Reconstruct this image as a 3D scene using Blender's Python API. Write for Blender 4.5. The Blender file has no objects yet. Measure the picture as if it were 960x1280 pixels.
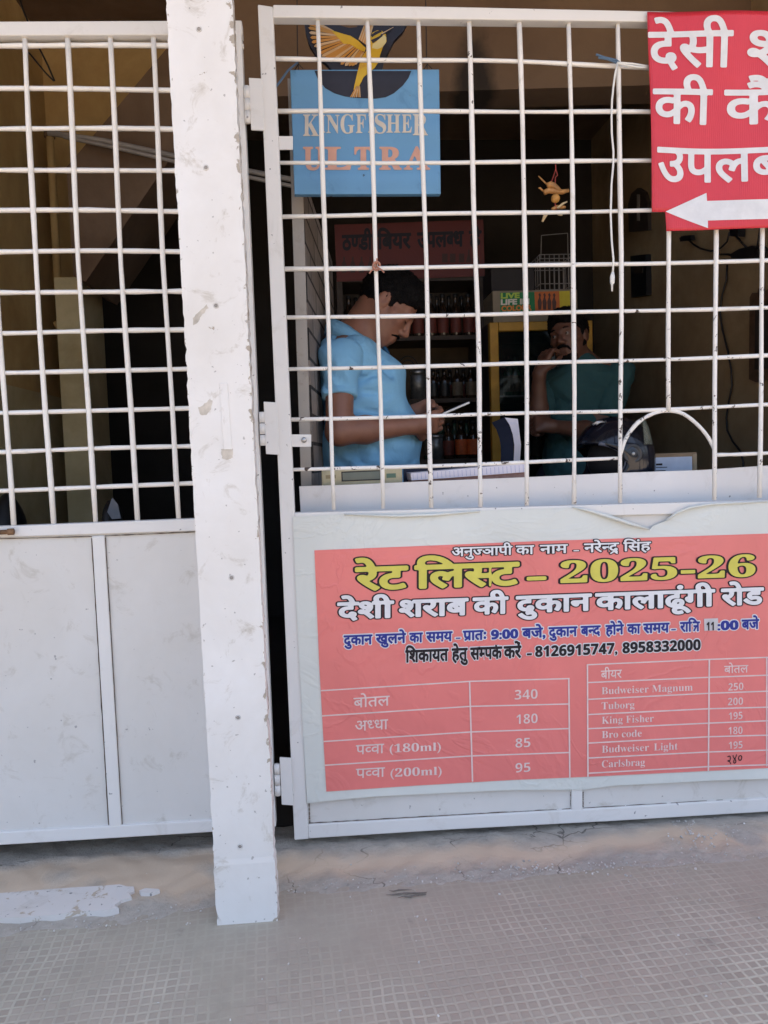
import bpy, bmesh, math, random
import numpy as np
from mathutils import Vector, Matrix

random.seed(7)
rng = np.random.default_rng(7)
SC = bpy.context.scene
COL = SC.collection
R_ = math.radians

# ------------------------------------------------------------------ camera
F = 961.0            # focal length in photo pixels (photo is 960 x 1280)
CAM_H = 1.08
YAW, PITCH, ROLL = -4.1, 3.8, -1.85
ROT = (Matrix.Rotation(R_(YAW), 3, 'Z') @ Matrix.Rotation(R_(90 - PITCH), 3, 'X') @ Matrix.Rotation(R_(ROLL), 3, 'Z'))
RN = np.array(ROT)


def ray(px, py):
    return RN @ np.array([(px - 480) / F, -(py - 640) / F, -1.0])


_d = ray(664, 1031)
CAM_D = (0.025 - CAM_H) / _d[2] * _d[1]      # distance from the camera to the plane of the gates
CAM = np.array([0, -CAM_D, CAM_H])


def W(px, py, y=0.0):
    "point on the vertical plane at depth y behind the gates"
    d = ray(px, py)
    return Vector(CAM + d * ((y + CAM_D) / d[1]))


def WN(P, y):
    "same for an (n,2) array"
    P = np.asarray(P, float)
    v = np.stack([(P[:, 0] - 480) / F, -(P[:, 1] - 640) / F, -np.ones(len(P))], 1) @ RN.T
    return CAM + v * ((y + CAM_D) / v[:, 1])[:, None]


def G(px, py, z=0.0):
    d = ray(px, py)
    return Vector(CAM + d * ((z - CAM_H) / d[2]))


cd = bpy.data.cameras.new('camera')
cam = bpy.data.objects.new('camera', cd)
COL.objects.link(cam)
cd.sensor_fit = 'HORIZONTAL'
cd.sensor_width = 36
cd.lens = 36 * F / 960
cd.clip_start = 0.05
cd.clip_end = 500
cam.matrix_world = Matrix.Translation(Vector(CAM)) @ ROT.to_4x4()
SC.camera = cam

# ------------------------------------------------------------------ sky, sun, exposure
SUN_EL, SUN_AZ = 62, 20        # the sun stands behind the shop: the front lies in open shade
world = bpy.data.worlds.new('World')
SC.world = world
world.use_nodes = True
wn = world.node_tree
bg = wn.nodes['Background']
sky = wn.nodes.new('ShaderNodeTexSky')
sky.sky_type = 'NISHITA'
sky.sun_disc = False
sky.sun_elevation = R_(SUN_EL)
sky.sun_rotation = R_(SUN_AZ)
sky.air_density = 1.0
sky.dust_density = 7.0
sky.ozone_density = 0.4
wn.links.new(sky.outputs[0], bg.inputs[0])
bg.inputs[1].default_value = 0.15
sl = bpy.data.lights.new('sun', 'SUN')
sl.energy = 4.0
sl.angle = R_(0.5)
sl.color = (1.0, 0.95, 0.87)
so = bpy.data.objects.new('sun', sl)
COL.objects.link(so)
so.rotation_euler = Vector((math.sin(R_(SUN_AZ)) * math.cos(R_(SUN_EL)), math.cos(R_(SUN_AZ)) * math.cos(R_(SUN_EL)), math.sin(R_(SUN_EL)))).to_track_quat('Z', 'Y').to_euler()
vs = SC.view_settings
vs.view_transform = 'Standard'
vs.look = 'None'
vs.gamma = 1
vs.exposure = 2.05
vs.use_curve_mapping = False
SC.cycles.max_bounces = 10
SC.cycles.diffuse_bounces = 6
SC.cycles.glossy_bounces = 3


# ------------------------------------------------------------------ materials
def new_mat(name):
    m = bpy.data.materials.new(name)
    m.use_nodes = True
    return m, m.node_tree, m.node_tree.nodes['Principled BSDF']


def N(nt, kind, **kw):
    n = nt.nodes.new('ShaderNode' + kind)
    for k, v in kw.items():
        if k.startswith('i_'):
            n.inputs[int(k[2:]) if k[2:].isdigit() else k[2:].replace('_', ' ')].default_value = v
        else:
            setattr(n, k, v)
    return n


def noise(nt, co, scale, detail=4, rough=0.55, dist=0.0):
    n = N(nt, 'TexNoise')
    n.inputs['Scale'].default_value = scale
    n.inputs['Detail'].default_value = detail
    n.inputs['Roughness'].default_value = rough
    n.inputs['Distortion'].default_value = dist
    nt.links.new(co, n.inputs['Vector'])
    return n.outputs['Fac']


def ramp(nt, fac, a, b, lo=0.0, hi=1.0):
    n = N(nt, 'MapRange', clamp=True)
    n.inputs[1].default_value = a
    n.inputs[2].default_value = b
    n.inputs[3].default_value = lo
    n.inputs[4].default_value = hi
    nt.links.new(fac, n.inputs[0])
    return n.outputs[0]


def mathn(nt, op, a, b=None):
    n = N(nt, 'Math', operation=op)
    for i, v in enumerate((a, b)):
        if v is None:
            continue
        if isinstance(v, (int, float)):
            n.inputs[i].default_value = v
        else:
            nt.links.new(v, n.inputs[i])
    return n.outputs[0]


def mix(nt, fac, a, b, mode='MIX'):
    n = N(nt, 'MixRGB', blend_type=mode)
    for s, v in ((0, fac), (1, a), (2, b)):
        if isinstance(v, (int, float)):
            n.inputs[s].default_value = v
        elif isinstance(v, tuple):
            n.inputs[s].default_value = (v + (1,))[:4]
        else:
            nt.links.new(v, n.inputs[s])
    return n.outputs[0]


def coords(nt, kind='Object'):
    return N(nt, 'TexCoord').outputs[kind]


def bump(nt, bsdf, h, strength=0.2, dist=0.01):
    b = N(nt, 'Bump')
    b.inputs['Strength'].default_value = strength
    b.inputs['Distance'].default_value = dist
    nt.links.new(h, b.inputs['Height'])
    nt.links.new(b.outputs[0], bsdf.inputs['Normal'])


def basic(name, col, rough=0.6, var=0.12, scale=8, metal=0.0, bmp=0.1, bscale=60, spec=0.4):
    m, nt, b = new_mat(name)
    co = coords(nt)
    f = noise(nt, co, scale, 6, 0.6)
    dark = tuple(c * (1 - var * 1.6) for c in col)
    lite = tuple(min(1, c * (1 + var)) for c in col)
    c = mix(nt, ramp(nt, f, 0.3, 0.7), dark, lite)
    nt.links.new(c, b.inputs['Base Color'])
    b.inputs['Roughness'].default_value = rough
    b.inputs['Metallic'].default_value = metal
    b.inputs['Specular IOR Level'].default_value = spec
    if bmp:
        bump(nt, b, noise(nt, co, bscale, 5), bmp, 0.004)
    return m


def paint(name, col, chip=(0.18, 0.13, 0.09), chip_at=0.66, chip_scale=22, spots=0.72, dirt=(0.62, 0.56, 0.46), dirt_amt=0.5,
          rough=0.45, bmp=0.25, scale=2.5, spot_scale=70, spotcol=(0.16, 0.15, 0.15), zchip=None, xedge=None, dent=0.0):
    "old brushed enamel: cloudy tone, grime, chips down to rust or cement, pin spots"
    m, nt, b = new_mat(name)
    co = coords(nt)
    f = noise(nt, co, scale, 8, 0.62, 0.3)
    c = mix(nt, ramp(nt, f, 0.35, 0.7, 0, dirt_amt * 0.4), col, tuple(a * d for a, d in zip(col, dirt)))
    f2 = noise(nt, co, scale * 5, 8, 0.7, 0.8)
    c = mix(nt, ramp(nt, f2, 0.56, 0.74, 0, dirt_amt), c, tuple(a * d * 0.9 for a, d in zip(col, dirt)))
    ch = noise(nt, co, chip_scale, 9, 0.68, 0.6)
    big = noise(nt, co, 1.7, 3)
    cs = mathn(nt, 'ADD', ch, ramp(nt, big, 0.3, 0.7, -0.06, 0.06))
    if zchip:       # wear is heavier on the lower bars, where hands and goods pass
        sz = N(nt, 'SeparateXYZ')
        nt.links.new(co, sz.inputs[0])
        cs = mathn(nt, 'ADD', cs, ramp(nt, sz.outputs['Z'], zchip[0], zchip[1], zchip[2], 0.0))
    if xedge:       # paint breaks away along the two arrises: (half width in, half width out, gain, lean)
        sz = N(nt, 'SeparateXYZ')
        nt.links.new(co, sz.inputs[0])
        xx = mathn(nt, 'ABSOLUTE', mathn(nt, 'SUBTRACT', sz.outputs['X'], mathn(nt, 'MULTIPLY', sz.outputs['Z'], xedge[3])))
        cs = mathn(nt, 'ADD', cs, ramp(nt, xx, xedge[0], xedge[1], 0.0, xedge[2]))
    chm = ramp(nt, cs, chip_at, chip_at + 0.015)
    c = mix(nt, chm, c, chip)
    sp = ramp(nt, noise(nt, co, spot_scale, 2, 0.4), spots, spots + 0.02)
    c = mix(nt, mathn(nt, 'MULTIPLY', sp, 0.75), c, spotcol)
    nt.links.new(c, b.inputs['Base Color'])
    b.inputs['Roughness'].default_value = rough
    h = mathn(nt, 'SUBTRACT', mathn(nt, 'MULTIPLY', f2, 0.6), chm)
    if dent:
        h = mathn(nt, 'ADD', h, mathn(nt, 'MULTIPLY', noise(nt, co, 3.0, 2, 0.4), dent))
    bump(nt, b, h, bmp, 0.003)
    return m


M = {}
M['pillar'] = paint('pillar_enamel', (0.81, 0.785, 0.755), chip=(0.40, 0.34, 0.27), chip_at=0.69, chip_scale=26, spots=0.715, spot_scale=80, spotcol=(0.36, 0.33, 0.30), dirt_amt=0.95, xedge=(0.058, 0.072, 0.155, -0.0088), dent=2.0)
M['gate'] = paint('gate_enamel', (0.76, 0.735, 0.705), chip=(0.30, 0.24, 0.19), chip_at=0.755, chip_scale=20, spots=0.75, dirt_amt=0.3)
M['panel'] = paint('panel_enamel', (0.70, 0.675, 0.64), chip=(0.34, 0.27, 0.20), chip_at=0.745, chip_scale=26, spots=0.76, spot_scale=60, spotcol=(0.3, 0.28, 0.27), dirt_amt=0.6, zchip=(0.03, 0.16, 0.055), dent=6.0)
M['bar'] = paint('bar_enamel', (0.86, 0.825, 0.775), chip=(0.12, 0.085, 0.06), chip_at=0.70, chip_scale=34, spots=0.8, dirt_amt=0.4)
M['bar_worn'] = paint('worn_bar_enamel', (0.87, 0.835, 0.79), chip=(0.075, 0.05, 0.038), chip_at=0.665, chip_scale=38, spots=0.8, dirt_amt=0.55, zchip=(1.0, 1.6, 0.085))
M['board'] = paint('board_white', (0.79, 0.77, 0.765), chip=(0.42, 0.38, 0.33), chip_at=0.72, chip_scale=24, spots=0.77, dirt_amt=0.3)
M['seam_shade_strip'] = basic('seam_shade_grime', (0.16, 0.12, 0.09), 0.9, 0.4, 60)  # dark strips draw the gap shadow as well as grime along the joints
M['black'] = basic('black_plastic', (0.012, 0.012, 0.014), 0.4, 0.2)
M['soot'] = basic('dark_recess', (0.02, 0.018, 0.018), 0.9, 0.3)
M['rust'] = basic('rusty_steel', (0.22, 0.12, 0.06), 0.8, 0.4, 30)
M['steel'] = basic('dull_steel', (0.45, 0.45, 0.45), 0.35, 0.15, 20, 0.9)
M['cord'] = basic('white_cord', (0.8, 0.79, 0.75), 0.5, 0.05)


def plain(name, col, rough=0.55, spec=0.3):
    return basic(name, col, rough, 0.06, 25, 0, 0.03, 90, spec)


def wallpaint(name, col, stain=(0.5, 0.42, 0.33), soot=0.0):
    m, nt, b = new_mat(name)
    co = coords(nt)
    f = noise(nt, co, 1.6, 8, 0.65, 0.4)
    c = mix(nt, ramp(nt, f, 0.38, 0.66, 0, 0.9), col, tuple(a * s for a, s in zip(col, stain)))
    f2 = noise(nt, co, 14, 8, 0.7)
    c = mix(nt, ramp(nt, f2, 0.5, 0.8, 0, 0.4), c, tuple(a * 0.6 for a in col))
    nt.links.new(c, b.inputs['Base Color'])
    b.inputs['Roughness'].default_value = 0.85
    bump(nt, b, f2, 0.35, 0.006)
    return m


M['ochre'] = wallpaint('ochre_limewash', (0.54, 0.38, 0.17), (0.62, 0.55, 0.45))
M['cream'] = wallpaint('cream_limewash_lit_wall', (0.54, 0.46, 0.27), (0.6, 0.55, 0.45))  # pilaster colour; on the side wall it stands for the lit lower part
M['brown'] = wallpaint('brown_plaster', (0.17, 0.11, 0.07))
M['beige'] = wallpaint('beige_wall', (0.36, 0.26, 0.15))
M['dark_wall'] = wallpaint('near_black_wall', (0.035, 0.028, 0.024))  # near-black tone, also used for the floor and the counter cabinet


# ------------------------------------------------------------------ mesh helpers
ORIG = {}


class MB:
    def __init__(s):
        s.v, s.f = [], []

    def add(s, verts, faces):
        n = len(s.v)
        s.v += [tuple(v) for v in verts]
        s.f += [tuple(i + n for i in f) for f in faces]
        return s

    def box(s, lo, hi):
        x0, y0, z0 = lo
        x1, y1, z1 = hi
        return s.add([(x0, y0, z0), (x1, y0, z0), (x1, y1, z0), (x0, y1, z0), (x0, y0, z1), (x1, y0, z1), (x1, y1, z1), (x0, y1, z1)],
                     [(0, 3, 2, 1), (4, 5, 6, 7), (0, 1, 5, 4), (1, 2, 6, 5), (2, 3, 7, 6), (3, 0, 4, 7)])

    def obox(s, c, ax, half):
        c = Vector(c)
        A = [Vector(a) for a in ax]
        vs_ = [c + A[0] * (half[0] * i) + A[1] * (half[1] * j) + A[2] * (half[2] * k) for k in (-1, 1) for j in (-1, 1) for i in (-1, 1)]
        return s.add(vs_, [(0, 2, 3, 1), (4, 5, 7, 6), (0, 1, 5, 4), (1, 3, 7, 5), (3, 2, 6, 7), (2, 0, 4, 6)])

    def prism(s, front, dy):
        "extrude a polygon of world points along y"
        n = len(front)
        a = [Vector(p) for p in front]
        b = [p + Vector((0, dy, 0)) for p in a]
        return s.add(a + b, [tuple(range(n)), tuple(range(2 * n - 1, n - 1, -1))] + [(i, i + n, (i + 1) % n + n, (i + 1) % n) for i in range(n)])

    def plate(s, px, y0, dy):
        return s.prism([W(x, y, y0) for x, y in px], dy)

    def rect(s, x0, y0, x1, y1, yd, dy):
        return s.plate([(x0, y0), (x0, y1), (x1, y1), (x1, y0)], yd, dy)

    def tube(s, path, r, n=8, cap=True):
        path = [Vector(p) for p in path]
        rs = r if isinstance(r, (list, tuple)) else [r] * len(path)
        base = len(s.v)
        up0 = None
        for i, p in enumerate(path):
            t = (path[min(i + 1, len(path) - 1)] - path[max(i - 1, 0)])
            if t.length < 1e-9:
                t = Vector((0, 0, 1))
            t.normalize()
            if up0 is None:
                up0 = t.orthogonal().normalized()
                if abs(t.z) > 0.5:
                    up0 = (Vector((0, 1, 0)) - t * t.y).normalized()
            u = (up0 - t * up0.dot(t)).normalized()
            up0 = u
            w = t.cross(u)
            for k in range(n):
                a = 2 * math.pi * (k + 0.5) / n
                s.v.append(tuple(p + (u * math.cos(a) + w * math.sin(a)) * rs[i]))
        for i in range(len(path) - 1):
            for k in range(n):
                a, b = base + i * n + k, base + i * n + (k + 1) % n
                s.f.append((a, b, b + n, a + n))
        if cap:
            s.f.append(tuple(base + k for k in range(n))[::-1])
            e = base + (len(path) - 1) * n
            s.f.append(tuple(e + k for k in range(n)))
        return s

    def lathe(s, c, prof, n=14, ax=None):
        "profile [(r,z)...] round c"
        c = Vector(c)
        ax = ax or (Vector((1, 0, 0)), Vector((0, 1, 0)), Vector((0, 0, 1)))
        base = len(s.v)
        for r, z in prof:
            for k in range(n):
                a = 2 * math.pi * k / n
                s.v.append(tuple(c + ax[0] * (r * math.cos(a)) + ax[1] * (r * math.sin(a)) + ax[2] * z))
        for i in range(len(prof) - 1):
            for k in range(n):
                a, b = base + i * n + k, base + i * n + (k + 1) % n
                s.f.append((a, b, b + n, a + n))
        s.f.append(tuple(base + k for k in range(n))[::-1])
        e = base + (len(prof) - 1) * n
        s.f.append(tuple(e + k for k in range(n)))
        return s

    def ball(s, c, r, n=12):
        r = (r, r, r) if isinstance(r, (int, float)) else r
        c = Vector(c)
        base = len(s.v)
        m = n // 2
        for i in range(m + 1):
            th = math.pi * i / m
            for k in range(n):
                a = 2 * math.pi * k / n
                s.v.append((c.x + r[0] * math.sin(th) * math.cos(a), c.y + r[1] * math.sin(th) * math.sin(a), c.z - r[2] * math.cos(th)))
        for i in range(m):
            for k in range(n):
                a, b = base + i * n + k, base + i * n + (k + 1) % n
                s.f.append((a, b, b + n, a + n))
        return s

    def build(s, name, mat, parent=None, smooth=False, bevel=0.0, xform=None):
        me = bpy.data.meshes.new(name)
        off = ORIG.get(parent.name, Vector((0, 0, 0))) if parent else Vector((0, 0, 0))
        me.from_pydata([(x - off.x, y - off.y, z - off.z) for x, y, z in s.v], [], s.f)
        me.update()
        bm = bmesh.new()
        bm.from_mesh(me)
        bmesh.ops.recalc_face_normals(bm, faces=bm.faces)
        if bevel:
            bmesh.ops.bevel(bm, geom=[e for e in bm.edges if len(e.link_faces) == 2 and e.calc_face_angle(0) > 0.6], offset=bevel, segments=2, affect='EDGES', profile=0.5)
        bm.to_mesh(me)
        bm.free()
        if smooth:
            me.polygons.foreach_set('use_smooth', [True] * len(me.polygons))
        if isinstance(mat, (list, tuple)):
            for mm in mat:
                me.materials.append(mm)
        else:
            me.materials.append(mat)
        o = bpy.data.objects.new(name, me)
        COL.objects.link(o)
        if parent:
            o.parent = parent
            ORIG[o.name] = off
        return o


def tag(o, label=None, cat=None, group=None, kind=None):
    for k, v in (('label', label), ('category', cat), ('group', group), ('kind', kind)):
        if v:
            o[k] = v
    return o


def thing(name, loc, label, cat, group=None):
    o = bpy.data.objects.new(name, None)
    o.empty_display_size = 0.05
    COL.objects.link(o)
    o.location = loc
    ORIG[o.name] = Vector(loc)
    return tag(o, label, cat, group)


def dup(root, loc, label=None, group=None, scale=None):
    r = root.copy()
    COL.objects.link(r)
    r.location = loc
    if scale:
        r.scale = scale
    if label:
        r['label'] = label
    if group:
        r['group'] = group
    for ch in list(root.children):
        c = ch.copy()
        COL.objects.link(c)
        c.parent = r
        for g in list(ch.children):
            d = g.copy()
            COL.objects.link(d)
            d.parent = c
    return r


# ------------------------------------------------------------------ lettering (drawn from the built-in font, no font file)
GCACHE = {}


def font_mesh(s):
    if s in GCACHE:
        return GCACHE[s]
    cu = bpy.data.curves.new('glyph', 'FONT')
    cu.body = s
    cu.size = 1
    cu.resolution_u = 3
    o = bpy.data.objects.new('glyph', cu)
    COL.objects.link(o)
    dg = bpy.context.evaluated_depsgraph_get()
    me = bpy.data.meshes.new_from_object(o.evaluated_get(dg))
    V = np.array([v.co[:2] for v in me.vertices]) if len(me.vertices) else np.zeros((0, 2))
    me.calc_loop_triangles()
    T = np.array([t.vertices[:] for t in me.loop_triangles], int).reshape(-1, 3)
    cnt = {}
    for a, b, c in T:
        for e in ((a, b), (b, c), (c, a)):
            k = (min(e), max(e))
            cnt[k] = cnt.get(k, 0) + 1
    E = np.array([k for k, n in cnt.items() if n == 1], int).reshape(-1, 2)
    bpy.data.objects.remove(o)
    bpy.data.curves.remove(cu)
    bpy.data.meshes.remove(me)
    GCACHE[s] = (V, T, E)
    return GCACHE[s]


def xmax(s):
    V = font_mesh(s)[0]
    return V[:, 0].max() if len(V) else 0


AA = '\u093e'


def advance(s):
    return xmax(s + AA) - xmax(AA)


def stem_left(ch, y=0.1):
    "left side of the rightmost upright of a letter"
    V, T, E = font_mesh(ch)
    xs = []
    for a, b in E:
        (x0, y0), (x1, y1) = V[a], V[b]
        if (y0 - y) * (y1 - y) < 0:
            xs.append(x0 + (x1 - x0) * (y - y0) / (y1 - y0))
    xs.sort()
    return xs[-2], xs[-1]


def field(tokens, cell, pad):
    "signed distance grid of a line of text; tokens: str | ('H',ch) half form | ('R',ch) with rakar | ('P',ch) with reph | ('TRA',)"
    segs, tris, caps = [], [], []
    x = 0.0

    def put(s, dx, clip=None):
        V, T, E = font_mesh(s)
        if not len(V):
            return
        V = V + np.array([dx, 0])
        for t in T:
            tris.append((V[t], clip))
        for a, b in E:
            segs.append((V[a], V[b], clip))
    for t in tokens:
        if isinstance(t, str):
            put(t, x)
            x += advance(t)
        elif t[0] == 'H':
            a = stem_left(t[1])[0]
            put(t[1], x, x + a)
            x += a
        elif t[0] == 'R':
            put(t[1], x)
            a, b = stem_left(t[1])
            caps.append(((x + a + 0.01, 0.2), (x + a - 0.24, 0.02), 0.033))
            x += advance(t[1])
        elif t[0] == 'D':     # rakar under the letter
            put(t[1], x)
            w = advance(t[1])
            caps.append(((x + w * 0.55, 0.02), (x + w * 0.2, -0.14), 0.03))
            caps.append(((x + w * 0.55, 0.02), (x + w * 0.85, -0.14), 0.03))
            x += w
        elif t[0] == 'P':
            put(t[1], x)
            w = advance(t[1])
            pts = [(x + w * 0.45, 0.66), (x + w * 0.40, 0.76), (x + w * 0.5, 0.83), (x + w * 0.62, 0.80)]
            for p, q in zip(pts, pts[1:]):
                caps.append((p, q, 0.033))
            x += w
        elif t[0] == 'TRA':
            put(AA, x + 0.24)
            a, b = stem_left(AA)
            caps.append(((x - 0.02, 0.60), (x + 0.3, 0.60), 0.034))
            caps.append(((x + 0.06, 0.34), (x + 0.24 + a, 0.34), 0.033))
            caps.append(((x + 0.24, 0.34), (x + 0.06, 0.04), 0.033))
            x += 0.24 + advance(AA)
    allv = np.concatenate([np.array([s[0] for s in segs]), np.array([s[1] for s in segs])])
    lo, hi = allv.min(0) - pad, allv.max(0) + pad
    lo[1] = min(lo[1], -0.2 - pad) if caps else lo[1]
    nx, ny = int((hi[0] - lo[0]) / cell) + 2, int((hi[1] - lo[1]) / cell) + 2
    D = np.full((ny, nx), 1.0)
    INS = np.zeros((ny, nx), bool)
    X = lo[0] + np.arange(nx) * cell
    Y = lo[1] + np.arange(ny) * cell

    def win(p0, p1, m):
        i0 = max(0, int((p0[0] - m - lo[0]) / cell))
        i1 = min(nx, int((p1[0] + m - lo[0]) / cell) + 2)
        j0 = max(0, int((p0[1] - m - lo[1]) / cell))
        j1 = min(ny, int((p1[1] + m - lo[1]) / cell) + 2)
        return i0, i1, j0, j1
    m = pad + 2 * cell

    def segd(a, b, gx, gy):
        d = b - a
        L = max(d @ d, 1e-12)
        t = np.clip(((gx - a[0]) * d[0] + (gy - a[1]) * d[1]) / L, 0, 1)
        return np.hypot(gx - a[0] - t * d[0], gy - a[1] - t * d[1])
    for a, b, clip in segs:
        if clip is not None:
            if a[0] > clip and b[0] > clip:
                continue
        i0, i1, j0, j1 = win(np.minimum(a, b), np.maximum(a, b), m)
        sub = D[j0:j1, i0:i1]
        d = segd(a, b, X[None, i0:i1], Y[j0:j1, None])
        if clip is not None:
            d = np.where(X[None, i0:i1] > clip, 1.0, d)
        np.minimum(sub, d, out=sub)
    for P, clip in tris:
        i0, i1, j0, j1 = win(P.min(0), P.max(0), cell)
        gx, gy = X[None, i0:i1], Y[j0:j1, None]
        (ax, ay), (bx, by), (cx, cy) = P
        c1 = (bx - ax) * (gy - ay) - (by - ay) * (gx - ax)
        c2 = (cx - bx) * (gy - by) - (cy - by) * (gx - bx)
        c3 = (ax - cx) * (gy - cy) - (ay - cy) * (gx - cx)
        e = 1e-9
        ins = ((c1 >= -e) & (c2 >= -e) & (c3 >= -e)) | ((c1 <= e) & (c2 <= e) & (c3 <= e))
        if clip is not None:
            ins &= gx <= clip
        INS[j0:j1, i0:i1] |= ins
    D = np.where(INS, -D, D)
    for p, q, r in caps:
        p, q = np.array(p), np.array(q)
        i0, i1, j0, j1 = win(np.minimum(p, q), np.maximum(p, q), m + r)
        sub = D[j0:j1, i0:i1]
        np.minimum(sub, segd(p, q, X[None, i0:i1], Y[j0:j1, None]) - r, out=sub)
    return X, Y, D, allv[:, 0].min(), allv[:, 0].max()


def contour(X, Y, D, level, maxrun=9999):
    "filled polygons of D < level"
    S = D - level
    neg = S < 0
    V, Fc = [], []
    ny, nx = S.shape
    full = neg[:-1, :-1] & neg[1:, :-1] & neg[:-1, 1:] & neg[1:, 1:]
    anyn = neg[:-1, :-1] | neg[1:, :-1] | neg[:-1, 1:] | neg[1:, 1:]
    for j in range(ny - 1):
        row = full[j]
        if row.any():
            d = np.diff(np.concatenate([[0], row.astype(int), [0]]))
            for a0, b0 in zip(np.where(d == 1)[0], np.where(d == -1)[0]):
              for a in range(a0, b0, maxrun):
                b = min(b0, a + maxrun)
                k = len(V)
                V += [(X[a], Y[j]), (X[b], Y[j]), (X[b], Y[j + 1]), (X[a], Y[j + 1])]
                Fc.append((k, k + 1, k + 2, k + 3))
    for j, i in zip(*np.where(anyn & ~full)):
        c = [(i, j), (i + 1, j), (i + 1, j + 1), (i, j + 1)]
        poly = []
        for q in range(4):
            (a, b), (e, f) = c[q], c[(q + 1) % 4]
            s0, s1 = S[b, a], S[f, e]
            if s0 < 0:
                poly.append((X[a], Y[b]))
            if (s0 < 0) != (s1 < 0):
                t = s0 / (s0 - s1)
                poly.append((X[a] + (X[e] - X[a]) * t, Y[b] + (Y[f] - Y[b]) * t))
        if len(poly) >= 3:
            k = len(V)
            V += poly
            Fc.append(tuple(range(k, k + len(poly))))
    return V, Fc


def lettering(mb_layers, tokens, x0, yb0, x1, yb1, hpx, yplane, levels, cap=0.62, cell=1 / 44, warp=None):
    """one line of text in photo pixels (baseline from x0,yb0 to x1,yb1, body height hpx), laid on the plane y = yplane;
    levels: one dilation (in ems) per layer; layer k is added to mb_layers[k] 1 mm further out"""
    if isinstance(tokens, str):
        tokens = [tokens]
    X, Y, D, xa, xb = field(tokens, cell, max(levels) + 0.03)
    for k, lv in enumerate(levels):
        V, Fc = contour(X, Y, D, lv, 6 if warp else 9999)
        V = np.array(V)
        t = (V[:, 0] - xa) / (xb - xa)
        P = np.stack([x0 + (x1 - x0) * t, yb0 + (yb1 - yb0) * t - V[:, 1] * hpx / cap], 1)
        w = WN(P, yplane)
        w[:, 1] -= 0.0012 * (k + 1)
        if warp:
            w[:, 1] += warp(w)
        mb_layers[k].add(w.tolist(), Fc)


# ------------------------------------------------------------------ smooth bodies from distance fields
def surface_nets(D, lo, h):
    nx, ny, nz = D.shape
    neg = D < 0
    c = np.zeros((nx - 1, ny - 1, nz - 1), int)
    for i in (0, 1):
        for j in (0, 1):
            for k in (0, 1):
                c += neg[i:nx - 1 + i, j:ny - 1 + j, k:nz - 1 + k]
    act = (c > 0) & (c < 8)
    idx = np.full(act.shape, -1, int)
    I = np.argwhere(act)
    idx[act] = np.arange(len(I))
    P = np.zeros((len(I), 3))
    n = np.zeros(len(I))
    cor = [(i, j, k) for i in (0, 1) for j in (0, 1) for k in (0, 1)]
    for a in cor:
        for ax in range(3):
            if a[ax]:
                continue
            b = list(a)
            b[ax] = 1
            da = D[I[:, 0] + a[0], I[:, 1] + a[1], I[:, 2] + a[2]]
            db = D[I[:, 0] + b[0], I[:, 1] + b[1], I[:, 2] + b[2]]
            cr = (da < 0) != (db < 0)
            t = np.where(cr, da / np.where(cr, da - db, 1), 0)
            p = np.array(a, float)[None] + np.zeros((len(I), 3))
            p[:, ax] += t
            P[cr] += p[cr]
            n[cr] += 1
    P = (P / n[:, None] + I) * h + lo
    Fq = []
    for ax in range(3):
        u, v = (ax + 1) % 3, (ax + 2) % 3
        s0 = [slice(None)] * 3
        s1 = [slice(None)] * 3
        s0[ax] = slice(0, D.shape[ax] - 1)
        s1[ax] = slice(1, D.shape[ax])
        a, b = neg[tuple(s0)], neg[tuple(s1)]
        for flag in (True, False):
            E = np.argwhere((a != b) & (a == flag))
            E = E[(E[:, u] > 0) & (E[:, v] > 0) & (E[:, u] < D.shape[u] - 1) & (E[:, v] < D.shape[v] - 1)]
            q = []
            for du, dv in ((0, 0), (-1, 0), (-1, -1), (0, -1)):
                e = E.copy()
                e[:, u] += du
                e[:, v] += dv
                q.append(idx[e[:, 0], e[:, 1], e[:, 2]])
            q = np.stack(q, 1)
            Fq.append(q if flag else q[:, ::-1])
    return P, np.concatenate(Fq)


def cone(p, q, r0, r1, k=0.02):
    return ('cone', np.array(p, float), np.array(q, float), r0, r1, k)


def ell(c, r, k=0.02, rot=None):
    return ('ell', np.array(c, float), np.array(r, float), rot, 0, k)


def cut(prim):
    return ('cut',) + prim


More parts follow.
